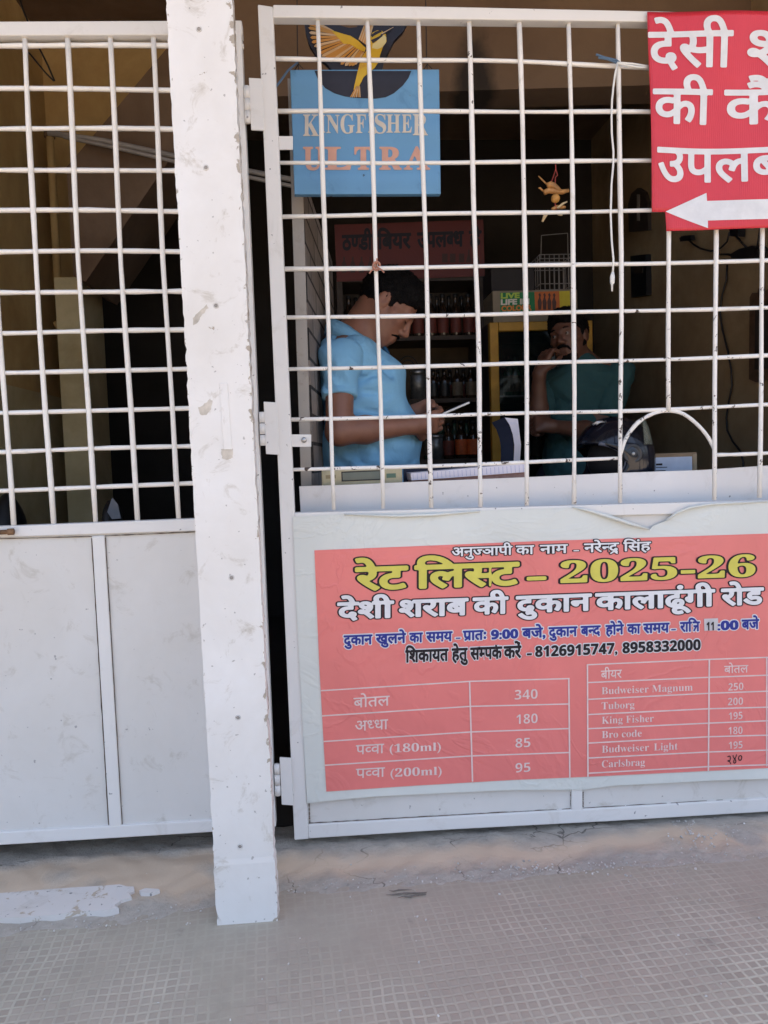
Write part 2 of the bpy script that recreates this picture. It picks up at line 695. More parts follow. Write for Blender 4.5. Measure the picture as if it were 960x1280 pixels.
def sdf_object(name, prims, h, mat, parent, post=None, wrinkle=None, smooth=1):
    lo = np.full(3, 9e9)
    hi = np.full(3, -9e9)

    def bb(p):
        if p[0] == 'cone':
            return np.minimum(p[1] - p[3], p[2] - p[4]), np.maximum(p[1] + p[3], p[2] + p[4])
        R = p[2].max() if p[3] is not None else p[2]
        return p[1] - R, p[1] + R
    for p in prims:
        if p[0] == 'cut':
            continue
        a, b = bb(p)
        lo, hi = np.minimum(lo, a), np.maximum(hi, b)
    lo -= 0.03
    hi += 0.03
    n = np.ceil((hi - lo) / h).astype(int) + 1
    D = np.full(n, 0.2)
    ax = [lo[i] + np.arange(n[i]) * h for i in range(3)]
    for p in prims:
        isc = p[0] == 'cut'
        if isc:
            p = p[1:]
        a, b = bb(p)
        m = p[5] + 0.025
        i0 = np.maximum(0, ((a - m - lo) / h).astype(int))
        i1 = np.minimum(n, ((b + m - lo) / h).astype(int) + 2)
        if (i1 <= i0).any():
            continue
        x = ax[0][i0[0]:i1[0], None, None]
        y = ax[1][None, i0[1]:i1[1], None]
        z = ax[2][None, None, i0[2]:i1[2]]
        if p[0] == 'cone':
            d = p[2] - p[1]
            L = max(d @ d, 1e-9)
            t = np.clip(((x - p[1][0]) * d[0] + (y - p[1][1]) * d[1] + (z - p[1][2]) * d[2]) / L, 0, 1)
            s = np.sqrt((x - p[1][0] - t * d[0]) ** 2 + (y - p[1][1] - t * d[1]) ** 2 + (z - p[1][2] - t * d[2]) ** 2) - (p[3] + (p[4] - p[3]) * t)
        else:
            q = [x - p[1][0] + 0 * y + 0 * z, y - p[1][1] + 0 * x + 0 * z, z - p[1][2] + 0 * x + 0 * y]
            if p[3] is not None:
                Rm = p[3]
                q = [Rm[0][i] * q[0] + Rm[1][i] * q[1] + Rm[2][i] * q[2] for i in range(3)]
            k0 = np.sqrt(sum((q[i] / p[2][i]) ** 2 for i in range(3))) + 1e-9
            k1 = np.sqrt(sum((q[i] / p[2][i] ** 2) ** 2 for i in range(3))) + 1e-9
            s = k0 * (k0 - 1) / k1
        sub = D[i0[0]:i1[0], i0[1]:i1[1], i0[2]:i1[2]]
        k = p[5]
        if isc:
            hh = np.clip(0.5 - 0.5 * (s + sub) / k, 0, 1)
            sub[...] = sub * (1 - hh) - s * hh + k * hh * (1 - hh)
        else:
            hh = np.clip(0.5 + 0.5 * (sub - s) / k, 0, 1)
            sub[...] = sub * (1 - hh) + s * hh - k * hh * (1 - hh)
    if post:
        D = post(D, ax[0][:, None, None], ax[1][None, :, None], ax[2][None, None, :])
    P, Q = surface_nets(D, lo, h)
    off = np.array(ORIG.get(parent.name, Vector((0, 0, 0)))) if parent else np.zeros(3)
    me = bpy.data.meshes.new(name)
    me.from_pydata((P - off).tolist(), [], Q.tolist())
    me.update()
    bm = bmesh.new()
    bm.from_mesh(me)
    for _ in range(smooth):
        bmesh.ops.smooth_vert(bm, verts=bm.verts, factor=0.5, use_axis_x=True, use_axis_y=True, use_axis_z=True)
    bmesh.ops.recalc_face_normals(bm, faces=bm.faces)
    bm.to_mesh(me)
    bm.free()
    me.polygons.foreach_set('use_smooth', [True] * len(me.polygons))
    me.materials.append(mat)
    o = bpy.data.objects.new(name, me)
    COL.objects.link(o)
    if parent:
        o.parent = parent
    return o


# ================================================================== SETTING
def ground_mats():
    # street
    M['street'] = basic('street_dust', (0.24, 0.195, 0.145), 0.9, 0.2, 3, 0, 0.3, 40)
    # chequered pavement tiles
    m, nt, b = new_mat('chequered_tile')
    co = coords(nt)
    mp = N(nt, 'Mapping')
    mp.inputs['Rotation'].default_value = (0, 0, R_(-4.5))
    nt.links.new(co, mp.inputs[0])
    wob = N(nt, 'TexNoise')
    wob.inputs['Scale'].default_value = 9
    nt.links.new(co, wob.inputs['Vector'])
    add = N(nt, 'MixRGB', blend_type='LINEAR_LIGHT')
    add.inputs[0].default_value = 0.007
    nt.links.new(mp.outputs[0], add.inputs[1])
    nt.links.new(wob.outputs['Color'], add.inputs[2])

    def grid(size, mortar, smooth):
        g = N(nt, 'TexBrick', offset=0.0, squash=1.0)
        g.inputs['Scale'].default_value = 1.0
        g.inputs['Mortar Size'].default_value = mortar
        g.inputs['Mortar Smooth'].default_value = smooth
        g.inputs['Brick Width'].default_value = size
        g.inputs['Row Height'].default_value = size
        g.inputs['Color1'].default_value = (0, 0, 0, 1)
        g.inputs['Color2'].default_value = (1, 1, 1, 1)
        nt.links.new(add.outputs[0], g.inputs['Vector'])
        return g
    small = grid(0.0232, 0.0042, 0.6)
    big = grid(0.3016, 0.002, 0.2)
    tone = mix(nt, 0.5, big.outputs['Color'], small.outputs['Color'])
    tone = ramp(nt, tone, 0.0, 1.0)
    sq = mix(nt, tone, (0.275, 0.232, 0.187), (0.44, 0.385, 0.315))
    large = noise(nt, co, 1.3, 6, 0.6, 0.3)
    sq = mix(nt, ramp(nt, large, 0.4, 0.65, 0, 0.7), sq, (0.39, 0.355, 0.29))
    groove = mix(nt, noise(nt, co, 6, 4), (0.48, 0.45, 0.36), (0.60, 0.56, 0.455))
    c = mix(nt, mathn(nt, 'MULTIPLY', small.outputs['Fac'], ramp(nt, noise(nt, co, 3.1, 5, 0.65), 0.38, 0.62, 0.22, 1.0)), sq, groove)
    # cement smeared over the tiles, strongest near the gates
    sep = N(nt, 'SeparateXYZ')
    nt.links.new(co, sep.inputs[0])
    near = ramp(nt, sep.outputs['Y'], -0.62, -0.22, 0, 0.42)
    lx = ramp(nt, mathn(nt, 'ABSOLUTE', mathn(nt, 'ADD', sep.outputs['X'], 0.12)), 0.15, 0.5, 0.24, 0.0)
    sm = noise(nt, co, 4.5, 8, 0.65, 0.6)
    sme = ramp(nt, mathn(nt, 'ADD', mathn(nt, 'ADD', sm, near), lx), 0.64, 0.92)
    cement = mix(nt, noise(nt, co, 25, 8, 0.7), (0.28, 0.26, 0.20), (0.47, 0.435, 0.345))
    c = mix(nt, mathn(nt, 'MULTIPLY', sme, 0.7), c, cement)
    dots = ramp(nt, noise(nt, co, 90, 3, 0.6), 0.70, 0.74)
    c = mix(nt, mathn(nt, 'MULTIPLY', dots, 0.5), c, (0.58, 0.55, 0.51))
    hue = ramp(nt, noise(nt, co, 1.1, 4, 0.55, 0.4), 0.42, 0.58)
    c = mix(nt, mathn(nt, 'MULTIPLY', hue, 0.34), c, (0.42, 0.33, 0.27))
    dust = ramp(nt, noise(nt, co, 2.3, 7, 0.65, 0.8), 0.55, 0.75)
    c = mix(nt, mathn(nt, 'MULTIPLY', dust, 0.32), c, (0.48, 0.445, 0.36))
    dk = ramp(nt, noise(nt, co, 7, 5, 0.6), 0.66, 0.76)
    c = mix(nt, mathn(nt, 'MULTIPLY', dk, 0.5), c, (0.10, 0.095, 0.09))
    nt.links.new(c, b.inputs['Base Color'])
    b.inputs['Roughness'].default_value = 0.72
    h = mathn(nt, 'SUBTRACT', 1.0, mathn(nt, 'MULTIPLY', small.outputs['Fac'], mathn(nt, 'SUBTRACT', 1.0, sme)))
    h = mathn(nt, 'ADD', h, mathn(nt, 'MULTIPLY', noise(nt, co, 60, 6), 0.5))
    bump(nt, b, h, 0.35, 0.004)
    M['tile'] = m
    # muddy cement apron
    m, nt, b = new_mat('muddy_cement')
    co = coords(nt)
    sep = N(nt, 'SeparateXYZ')
    nt.links.new(co, sep.inputs[0])
    grain = noise(nt, co, 30, 9, 0.7)
    cl = noise(nt, co, 4, 7, 0.6, 0.5)
    c = mix(nt, grain, (0.28, 0.25, 0.21), (0.62, 0.56, 0.48))
    c = mix(nt, ramp(nt, cl, 0.5, 0.7, 0, 0.5), c, (0.34, 0.31, 0.275))
    cr = N(nt, 'TexVoronoi', feature='DISTANCE_TO_EDGE')
    cr.inputs['Scale'].default_value = 5
    wv = mix(nt, 0.12, co, N(nt, 'TexNoise').outputs['Color'])
    nt.links.new(wv, cr.inputs['Vector'])
    crack = ramp(nt, cr.outputs[0], 0.004, 0.012, 1, 0)
    crack = mathn(nt, 'MULTIPLY', crack, ramp(nt, noise(nt, co, 2.5, 2), 0.5, 0.6))
    c = mix(nt, mathn(nt, 'MULTIPLY', crack, 0.7), c, (0.07, 0.06, 0.05))
    wav = mathn(nt, 'MULTIPLY', mathn(nt, 'SUBTRACT', noise(nt, co, 2.6, 7, 0.62), 0.5), 0.22)
    yy = mathn(nt, 'ADD', sep.outputs['Y'], wav)
    left = ramp(nt, sep.outputs['X'], -0.36, -0.24)       # the mud lies nearer the front on the right, wider on the left
    cen = mathn(nt, 'ADD', mathn(nt, 'MULTIPLY', left, 0.015), -0.118)
    hw = mathn(nt, 'ADD', mathn(nt, 'MULTIPLY', left, -0.075), 0.125)
    dist = mathn(nt, 'ABSOLUTE', mathn(nt, 'SUBTRACT', yy, cen))
    mud = ramp(nt, mathn(nt, 'SUBTRACT', dist, hw), -0.035, 0.022, 1, 0)
    gaps = ramp(nt, noise(nt, co, 2.1, 3), 0.36, 0.42)
    mud = mathn(nt, 'MULTIPLY', mud, gaps)
    mudc = mix(nt, noise(nt, co, 5, 5), (0.56, 0.42, 0.29), (0.66, 0.52, 0.38))
    c = mix(nt, mathn(nt, 'MULTIPLY', mud, 0.88), c, mudc)
    nt.links.new(c, b.inputs['Base Color'])
    rgh = mathn(nt, 'SUBTRACT', 0.85, mathn(nt, 'MULTIPLY', mud, 0.25))
    nt.links.new(rgh, b.inputs['Roughness'])
    hh = mathn(nt, 'MULTIPLY', grain, mathn(nt, 'SUBTRACT', 1.0, mathn(nt, 'MULTIPLY', mud, 0.85)))
    bump(nt, b, hh, 0.9, 0.012)
    M['apron'] = m


ground_mats()
tag(MB().add([(-90, -90, -0.14), (90, -90, -0.14), (90, 90, -0.14), (-90, 90, -0.14)], [(0, 1, 2, 3)]).build('street', M['street']), kind='structure')
tag(MB().box((-7, -2.75, -0.3), (7, 4.0, 0.0)).build('pavement', M['tile']), kind='structure')

# apron: uneven cement strip the gates stand over, its ragged front edge dipping under the tiles
mb = MB()
xs = np.arange(-2.2, 2.6, 0.016)
ys = np.arange(-0.46, 0.12, 0.012)
ph = rng.uniform(0, 6, 12)


def wob1(x, k=0):
    return (0.5 * np.sin(5.3 * x + ph[k]) + 0.3 * np.sin(13 * x + ph[k + 1]) + 0.25 * np.sin(31 * x + ph[k + 2]) + 0.12 * np.sin(67 * x + ph[k + 3]))


for x in xs:
    yb = -0.225 - 0.085 * min(1, max(0, (-0.15 - x) / 0.35)) + 0.018 * wob1(x)
    for y in ys:
        s = (y - yb) / 0.14
        z = 0.013 * min(1, s) if s > 0 else 0.05 * s
        z += 0.0035 * (math.sin(41 * x + 3 * math.sin(17 * y)) * math.sin(37 * y + 2 * math.sin(23 * x))) * (1 if s > 0.1 else 0.4) + rng.uniform(-1, 1) * 0.0006
        mb.v.append((x, y, max(z, -0.02)))
ny = len(ys)
for i in range(len(xs) - 1):
    for j in range(ny - 1):
        mb.f.append((i * ny + j, (i + 1) * ny + j, (i + 1) * ny + j + 1, i * ny + j + 1))
tag(mb.build('cement_apron', M['apron'], smooth=True), kind='structure')
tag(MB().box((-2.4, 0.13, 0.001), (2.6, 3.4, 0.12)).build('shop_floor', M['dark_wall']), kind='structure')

# flaking white strip on the apron
M['whitewash'] = paint('flaking_whitewash', (0.68, 0.64, 0.60), chip=(0.48, 0.40, 0.31), chip_at=0.575, chip_scale=22, spots=0.7, dirt_amt=0.6, rough=0.8)
edge = [(-40, 1122), (0, 1117), (40, 1114), (88, 1110), (130, 1108), (150, 1105), (158, 1108), (166, 1109), (167, 1114), (161, 1117), (164, 1121), (150, 1126), (144, 1131), (148, 1135), (132, 1138), (100, 1140), (70, 1143), (30, 1146), (0, 1148), (-40, 1150)]
mb = MB()
top = [G(x + rng.uniform(-1.5, 1.5), y + rng.uniform(-1, 1), 0.0175) for x, y in edge]
n = len(top)
mb.add(top + [p - Vector((0, 0, 0.016)) for p in top], [tuple(range(n))] + [(i, (i + 1) % n, (i + 1) % n + n, i + n) for i in range(n)])
e2 = [(174, 1113), (182, 1110), (198, 1111), (200, 1113), (190, 1116), (176, 1116)]
top = [G(x, y, 0.0175) for x, y in e2]
n = len(top)
mb.add(top + [p - Vector((0, 0, 0.014)) for p in top], [tuple(range(n))] + [(i, (i + 1) % n, (i + 1) % n + n, i + n) for i in range(n)])
tag(mb.build('whitewashed_strip', M['whitewash']), kind='structure')

# loose chips of plaster and gravel
M['chip'] = basic('plaster_chip', (0.62, 0.59, 0.55), 0.9, 0.3, 40)
mb = MB()


def chip_at(x, y, s, z):
    ax = [Vector((rng.normal(), rng.normal(), rng.normal() * 0.3)).normalized() for _ in range(2)]
    w = ax[0].cross(ax[1]).normalized()
    mb.obox((x, y, z), (ax[0], w.cross(ax[0]), w), (s, s * rng.uniform(0.5, 0.9), s * rng.uniform(0.3, 0.7)))


for _ in range(330):
    x = rng.uniform(-1.1, 1.5)
    yb = -0.235 - 0.085 * min(1, max(0, (-0.15 - x) / 0.35))
    y = yb + abs(rng.normal(0, 0.03)) if rng.random() < 0.75 else rng.uniform(yb, -0.02)
    chip_at(x, y, rng.uniform(0.0007, 0.0022), 0.011 if y > yb + 0.1 else 0.006)
for _ in range(110):
    p = G(rng.normal(870, 26), rng.normal(1041, 9), 0.014)
    chip_at(p.x, p.y, rng.uniform(0.001, 0.003), 0.0135)
for _ in range(110):
    p = G(rng.normal(690, 75), rng.normal(1086, 5), 0.008)
    chip_at(p.x, p.y, rng.uniform(0.001, 0.0028), 0.009)
for _ in range(70):
    chip_at(rng.uniform(-0.9, 1.1), rng.uniform(-0.85, -0.25), rng.uniform(0.001, 0.0026), 0.001)
tag(mb.build('gravel_chips', M['chip']), label='pale plaster chips and grit scattered along the cement strip', cat='gravel', kind='stuff')
# scraped dark crack in the cement right of the pillar foot
mb = MB()
for k in range(7):
    x0 = rng.uniform(480, 520)
    y0 = 1116 + rng.uniform(-4, 5) - (x0 - 505) * 0.09
    pts = [G(x0 + t * rng.uniform(18, 34), y0 - t * 2.5 + rng.uniform(-1.3, 1.3), 0.0035) for t in np.linspace(0, 1, 5)]
    mb.tube(pts, [0.0003, 0.0014, 0.0019, 0.0013, 0.0003], 5)
M['crack'] = basic('crack_dirt', (0.19, 0.165, 0.14), 0.9)
tag(mb.build('pavement_crack', M['crack']), kind='structure')

# ------------------------------------------------------------------ the shop building
ROOF_Z = 3.05
XL, XR = W(66, 300, 1.62).x, 1.62
bld = thing('shop_building', (0, 0, 0), 'brown plastered shop building with a flat roof over the barred front', 'building')
MB().box((-7, -1.0, ROOF_Z), (7, 4.2, ROOF_Z + 0.22)).build('roof_slab', M['brown'], bld)
MB().plate([(-260, -160), (-260, 1000), (124, 1000), (106, 360), (160, 285), (215, 205), (335, 25), (335, -160)], 1.62, 0.12).build('rear_wall', M['ochre'], bld)
MB().box((XL - 0.15, 0.03, 0.0), (XL, 1.62, ROOF_Z)).build('side_wall', M['ochre'], bld)
MB().box((XL + 0.0005, 0.035, 0.0), (XL + 0.006, 1.6, 1.42)).build('lit_lower_wall', M['cream'], bld)  # added pale sheet: paints the wall lighter below the shadow boundary
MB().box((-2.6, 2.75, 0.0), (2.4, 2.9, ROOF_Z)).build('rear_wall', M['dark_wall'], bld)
# beige right-hand wall of the shop, running back
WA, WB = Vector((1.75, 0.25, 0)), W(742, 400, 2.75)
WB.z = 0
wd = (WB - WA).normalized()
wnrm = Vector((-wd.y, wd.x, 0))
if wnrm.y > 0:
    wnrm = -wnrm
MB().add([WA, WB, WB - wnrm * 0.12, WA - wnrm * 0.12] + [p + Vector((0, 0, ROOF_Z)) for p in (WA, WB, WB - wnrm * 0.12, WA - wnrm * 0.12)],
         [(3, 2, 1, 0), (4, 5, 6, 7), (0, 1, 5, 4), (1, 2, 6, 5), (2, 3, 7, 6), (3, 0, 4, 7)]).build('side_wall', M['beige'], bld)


def PW(px, py, off=0.0):
    "point on the right-hand wall, off metres in front of it"
    d = Vector(ray(px, py))
    c = Vector(CAM)
    A = WA + wnrm * off
    return c + d * ((A - c).dot(wnrm) / d.dot(wnrm))


# lintel over the shop opening
zl0, zl1 = W(300, 122, 0.95).z, W(760, 107, 0.95).z
xa, xb = W(292, 80, 0.95).x, 1.9
mb = MB()
mb.prism([(xa, 0.95, zl0), (xb, 0.95, zl1 + 0.02), (xb, 0.95, ROOF_Z), (xa, 0.95, ROOF_Z)], 0.16)
m, nt, b = new_mat('dark_patched_lintel')
co = coords(nt)
f = noise(nt, co, 1.6, 8, 0.65, 0.4)
c = mix(nt, ramp(nt, f, 0.35, 0.72, 0, 0.75), (0.19, 0.125, 0.08), (0.10, 0.06, 0.04))
sz = N(nt, 'SeparateXYZ')
nt.links.new(co, sz.inputs[0])
sc_ = W(594, 100, 0.95)
dx = mathn(nt, 'MULTIPLY', mathn(nt, 'SUBTRACT', sz.outputs['X'], sc_.x), 11.0)
dz = mathn(nt, 'MULTIPLY', mathn(nt, 'SUBTRACT', sz.outputs['Z'], sc_.z), 5.5)
r2 = mathn(nt, 'SQRT', mathn(nt, 'ADD', mathn(nt, 'MULTIPLY', dx, dx), mathn(nt, 'MULTIPLY', dz, dz)))
patch_m = ramp(nt, mathn(nt, 'ADD', r2, mathn(nt, 'MULTIPLY', mathn(nt, 'SUBTRACT', noise(nt, co, 7, 5), 0.5), 1.2)), 0.6, 1.15, 0.92, 0)
c = mix(nt, patch_m, c, (0.016, 0.013, 0.012))  # dark uneven oval patch over the lintel colour
nt.links.new(c, b.inputs['Base Color'])
b.inputs['Roughness'].default_value = 0.9
bump(nt, b, noise(nt, co, 14, 8, 0.7), 0.35, 0.006)
mb.build('lintel', m, bld)
# pilaster
xp0, xp1 = W(79, 540, 1.3).x, W(111, 540, 1.3).x
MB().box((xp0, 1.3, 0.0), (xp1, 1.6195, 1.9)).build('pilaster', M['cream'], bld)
# end walls so that the shop is closed to either side
MB().box((-2.75, 0.03, 0.0), (-2.6, 2.9, ROOF_Z)).build('side_wall', M['brown'], bld)
MB().box((2.3, 0.03, 0.0), (2.45, 2.9, ROOF_Z)).build('side_wall', M['brown'], bld)

# staircase: slanting slab seen from the side and below
st = thing('staircase', W(120, 300, 1.2), 'brown underside of a staircase slanting up behind the left gate', 'staircase')
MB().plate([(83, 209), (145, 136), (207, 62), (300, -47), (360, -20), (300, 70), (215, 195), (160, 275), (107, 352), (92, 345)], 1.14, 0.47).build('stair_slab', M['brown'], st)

# brick/carton side wall of the shop, seen at a sharp angle, with its white post
m, nt, b = new_mat('stacked_blocks')
co = coords(nt, 'Object')
mp = N(nt, 'Mapping')
nt.links.new(co, mp.inputs[0])
sp_ = N(nt, 'SeparateXYZ')
nt.links.new(co, sp_.inputs[0])
cb = N(nt, 'CombineXYZ')
nt.links.new(sp_.outputs['Y'], cb.inputs[0])
nt.links.new(sp_.outputs['Z'], cb.inputs[1])
g = N(nt, 'TexBrick', offset=0.5)
g.inputs['Scale'].default_value = 1
g.inputs['Brick Width'].default_value = 0.26
g.inputs['Row Height'].default_value = 0.085
g.inputs['Mortar Size'].default_value = 0.006
g.inputs['Color1'].default_value = (0.25, 0.21, 0.185, 1)
g.inputs['Color2'].default_value = (0.34, 0.30, 0.27, 1)
g.inputs['Mortar'].default_value = (0.015, 0.013, 0.012, 1)
nt.links.new(cb.outputs[0], g.inputs['Vector'])
c = mix(nt, ramp(nt, noise(nt, co, 30, 6, 0.7), 0.4, 0.8, 0, 0.6), g.outputs['Color'], (0.12, 0.10, 0.09))
nt.links.new(c, b.inputs['Base Color'])
b.inputs['Roughness'].default_value = 0.85
bump(nt, b, g.outputs['Fac'], -0.8, 0.01)
M['blocks'] = m
pa, pb = W(386.5, 430, 0.235), W(419, 430, 1.25)
M['post'] = paint('greyed_post_paint', (0.37, 0.335, 0.30), dirt_amt=0.6)
pw = thing('partition_wall', (pa.x, pa.y, 0.12), 'grey coursed block partition running back behind the seller in blue', 'wall')
ztop = W(380, 215, 0.235).z
mb = MB()
mb.add([(pa.x, pa.y, 0.12), (pb.x, pb.y, 0.12), (pb.x - 0.02, pb.y, 0.12), (pa.x - 0.02, pa.y, 0.12), (pa.x, pa.y, ztop), (pb.x, pb.y, ztop), (pb.x - 0.02, pb.y, ztop), (pa.x - 0.02, pa.y, ztop)],
       [(3, 2, 1, 0), (4, 5, 6, 7), (0, 1, 5, 4), (1, 2, 6, 5), (2, 3, 7, 6), (3, 0, 4, 7)])
mb.build('blockwork', M['blocks'], pw)
q0, q1 = W(369, 300, 0.19), W(384, 300, 0.19)
q2, q3 = W(374, 600, 0.19), W(386, 600, 0.19)
ptop = W(365, 98, 0.19)
MB().prism([(q2.x, 0.19, 0.12), (q3.x, 0.19, 0.12), (q1.x - 0.004, 0.19, ptop.z), (q0.x - 0.004, 0.19, ptop.z)], 0.034).build('post', M['post'], pw)

# pipes and loose wires behind the left gate
pp = thing('drain_pipe', W(66, 300, 1.45), 'ochre painted pipe running down the corner behind the left gate', 'pipe')
y_ = 1.42
MB().tube([W(62, 166, y_), W(66, 230, y_), W(72, 350, y_), W(75, 385, y_ - 0.01), W(77, 398, y_ - 0.03), W(74, 405, y_ - 0.05), W(69, 407, y_ - 0.05)], 0.017, 10).build('pipe', M['ochre'], pp, True)
MB().tube([W(62, 172, y_), W(62, 162, y_)], 0.024, 10).build('collar', M['brown'], pp, True)
cdt = thing('conduit', W(200, 190, 1.08), 'pair of dusty grey conduits sloping across under the stairs', 'pipe')
M['dusty'] = basic('dusty_conduit', (0.30, 0.27, 0.25), 0.7, 0.2)
MB().tube([W(60, 166, 1.10), W(130, 176, 1.1), W(240, 200, 1.1), W(372, 226, 1.1)], 0.011, 8).build('pipe', M['dusty'], cdt, True)
MB().tube([W(80, 171, 1.08), W(150, 186, 1.08), W(240, 207, 1.08), W(372, 234, 1.08)], 0.008, 8).build('pipe', M['dusty'], cdt, True)
wr = tag(MB().tube([W(20, -20, 0.9), W(28, 10, 0.9), W(37, 33, 0.9), W(50, 62, 0.9), W(60, 82, 0.9), W(68, 101, 0.9)], 0.0035, 6).tube([W(-10, 15, 0.9), W(14, 47, 0.9), W(38, 68, 0.9), W(57, 91, 0.9), W(67, 101, 0.9)], 0.003, 6).build('loose_wire', M['black']), 'thin black wires dangling in the top left corner behind the gate', 'wire')

# ================================================================== GATES
def bar(px, y, r, mat, parent, name='grille_bar', n=8):
    pts = [W(a, b_, y) for a, b_ in px]
    # smooth hand-bent polyline
    out = []
    for i in range(len(pts) - 1):
        p0, p1, p2, p3 = pts[max(i - 1, 0)], pts[i], pts[i + 1], pts[min(i + 2, len(pts) - 1)]
        for t in (0, 0.25, 0.5, 0.75):
            out.append(0.5 * ((2 * p1) + (p2 - p0) * t + (2 * p0 - 5 * p1 + 4 * p2 - p3) * t * t + (3 * p1 - p0 - 3 * p2 + p3) * t ** 3))
    out.append(pts[-1])
    b0, b1 = rng.uniform(0, 6, 2)
    out = [p + Vector((0.0011 * math.sin(9 * p.z + b0), 0, 0.0011 * math.sin(8 * p.x + b1))) for p in out]
    rr = [r * (1 + 0.08 * math.sin(7 * p.z * 9 + 5 * p.x * 11) + rng.uniform(-0.10, 0.10)) for p in out]
    return MB().tube(out, rr, n).build(name, mat, parent, True)


def gate_frame(parts, parent, mat, name='frame'):
    mb = MB()
    for px, y0, dy in parts:
        mb.plate(px, y0, dy)
    return mb.build(name, mat, parent, bevel=0.003)


lg = thing('grille_gate', W(150, 1048, 0.0), 'white barred gate with a plain sheet lower half, left of the pillar', 'gate')
gate_frame([
    ([(-140, 27), (-140, 45), (303, 43), (302, 25)], -0.018, 0.036),                     # top rail
    ([(-150, 664), (-150, 677), (300, 662), (299, 646)], -0.018, 0.036),                 # middle rail
    ([(-150, 1049), (-150, 1066), (328, 1036.5), (327, 1021.5)], -0.018, 0.036),         # bottom rail
    ([(283, 25), (327, 1034), (345, 1034), (301, 25)], -0.021, 0.042),                   # right stile
    ([(114.7, 670.5), (136.5, 1037), (152, 1036), (130.3, 669.5)], -0.0175, 0.034),         # stile of the lower half
    ([(-158, 25), (-150, 1060), (-130, 1060), (-138, 25)], -0.021, 0.042),               # far left stile
], lg, M['gate'])
MB().plate([(-146, 670), (-146, 1056), (330, 1028), (305, 655)], -0.009, 0.004).build('sheet_panel', M['panel'], lg)
for pts in ([(-118, 44), (-103, 330), (-78, 670)], [(-68, 44), (-54, 330), (-31, 668)], [(-20, 44), (-6, 330), (18, 666)], [(31, 43), (44.7, 328), (67.3, 662)], [(84.5, 43), (98.3, 328), (120.6, 659)], [(138, 43), (151.5, 328), (172.8, 655)], [(191.5, 43), (204.2, 328), (224, 652)], [(243, 43), (254, 328), (274, 649)]):
    bar(pts, -0.004, 0.0068, M['bar'], lg)
for yl, yr in ((56.7, 57.7), (110.8, 112.6), (160.4, 162), (212.5, 213.5), (263, 264), (314.5, 314.5), (365.7, 364.3), (416, 412.8), (466, 461.7), (515.9, 511), (564.4, 558.4), (613.3, 605)):
    s = (yr - yl) / 225.0
    bar([(-140, yl - 140 * s), (0, yl + 0.3), (110, yl + 110 * s - 0.5), (225, yr), (305, yr + 80 * s)], 0.003, 0.0064, M['bar'], lg)
mb = MB().tube([W(-30, 667, -0.03), W(16, 664.5, -0.03)], 0.0065, 8).tube([W(10, 664.8, -0.03), W(17, 664.4, -0.03)], 0.009, 8)
mb.build('latch_bolt', M['rust'], lg, True)

def seam_shade_strip(lines, parent, w=0.55):
    for (x0, y0), (x1, y1) in lines:
        n = 26
        mb = MB()
        up, dn = [], []
        for i in range(n + 1):
            t = i / n
            k = w * rng.uniform(0.35, 1.5)
            if abs(x1 - x0) > abs(y1 - y0):
                up.append((x0 + (x1 - x0) * t, y0 + (y1 - y0) * t - k))
                dn.append((x0 + (x1 - x0) * t, y0 + (y1 - y0) * t + k * 0.6))
            else:
                up.append((x0 + (x1 - x0) * t - k, y0 + (y1 - y0) * t))
                dn.append((x0 + (x1 - x0) * t + k * 0.6, y0 + (y1 - y0) * t))
        mb.plate(up + dn[::-1], -0.0135, 0.004)
        mb.build('seam_shade_strip', M['seam_shade_strip'], parent)


seam_shade_strip([((-150, 677.6), (114, 670.8)), ((131, 670), (300, 662.6)), ((114.3, 673), (136, 1036)), ((131.5, 672), (152.7, 1034)), ((-150, 1047.5), (136, 1034.8)), ((152, 1033.6), (327, 1020.5))], lg)
rg = thing('grille_gate', W(640, 1030, 0.0), 'white barred gate with an arched hatch, right of the pillar', 'gate')
gate_frame([
    ([(322, 5), (341, 8), (386, 1049), (368, 1050.5)], -0.02, 0.04),
    ([(341, 5.5), (341, 21.5), (500, 23), (811, 27), (1190, 38), (1190, 22), (811, 13.5), (560, 8)], -0.02, 0.036),
    ([(385, 1031), (386, 1048.5), (560, 1037.5), (760, 1027), (1190, 1001), (1190, 984), (760, 1010), (560, 1021)], -0.02, 0.038),
    ([(368, 641), (369, 655), (1190, 634), (1190, 619)], -0.02, 0.036),
    ([(714.5, 660), (714.5, 1024), (728.5, 1023), (728.5, 660)], -0.0195, 0.034),
    ([(1172, 30), (1172, 1000), (1190, 1000), (1190, 30)], -0.02, 0.04),
], rg, M['gate'])
MB().plate([(374, 648), (384, 1042), (1180, 992), (1180, 624)], -0.011, 0.004).build('sheet_panel', M['panel'], rg)
V_ = [[(396.7, 21), (407.3, 320), (417.4, 637)], [(459.4, 22), (469.7, 318), (479.4, 636)], [(522.4, 22), (532.3, 320), (538.7, 635)], [(586, 23), (594.3, 320), (598.3, 450), (601, 634)],
      [(649, 23.5), (656.5, 318), (659, 632)], [(711, 25), (716.7, 318), (717.8, 630)], [(771.6, 26), (776.4, 318), (775, 629)], [(832.5, 27), (835.5, 287), (835.5, 513)], [(893.5, 28), (894.8, 300), (892.5, 625)], [(953.5, 29), (953, 300), (949.5, 623)],
      [(1014, 31), (1012, 300), (1007, 622)], [(1074, 33), (1070, 300), (1063, 621)], [(1134, 35), (1128, 300), (1120, 620)]]
for i, pts in enumerate(V_):
    if i in (3, 4):
        pass
    bar(pts, -0.004, 0.0062, M['bar_worn'] if i >= 2 else M['bar'], rg)
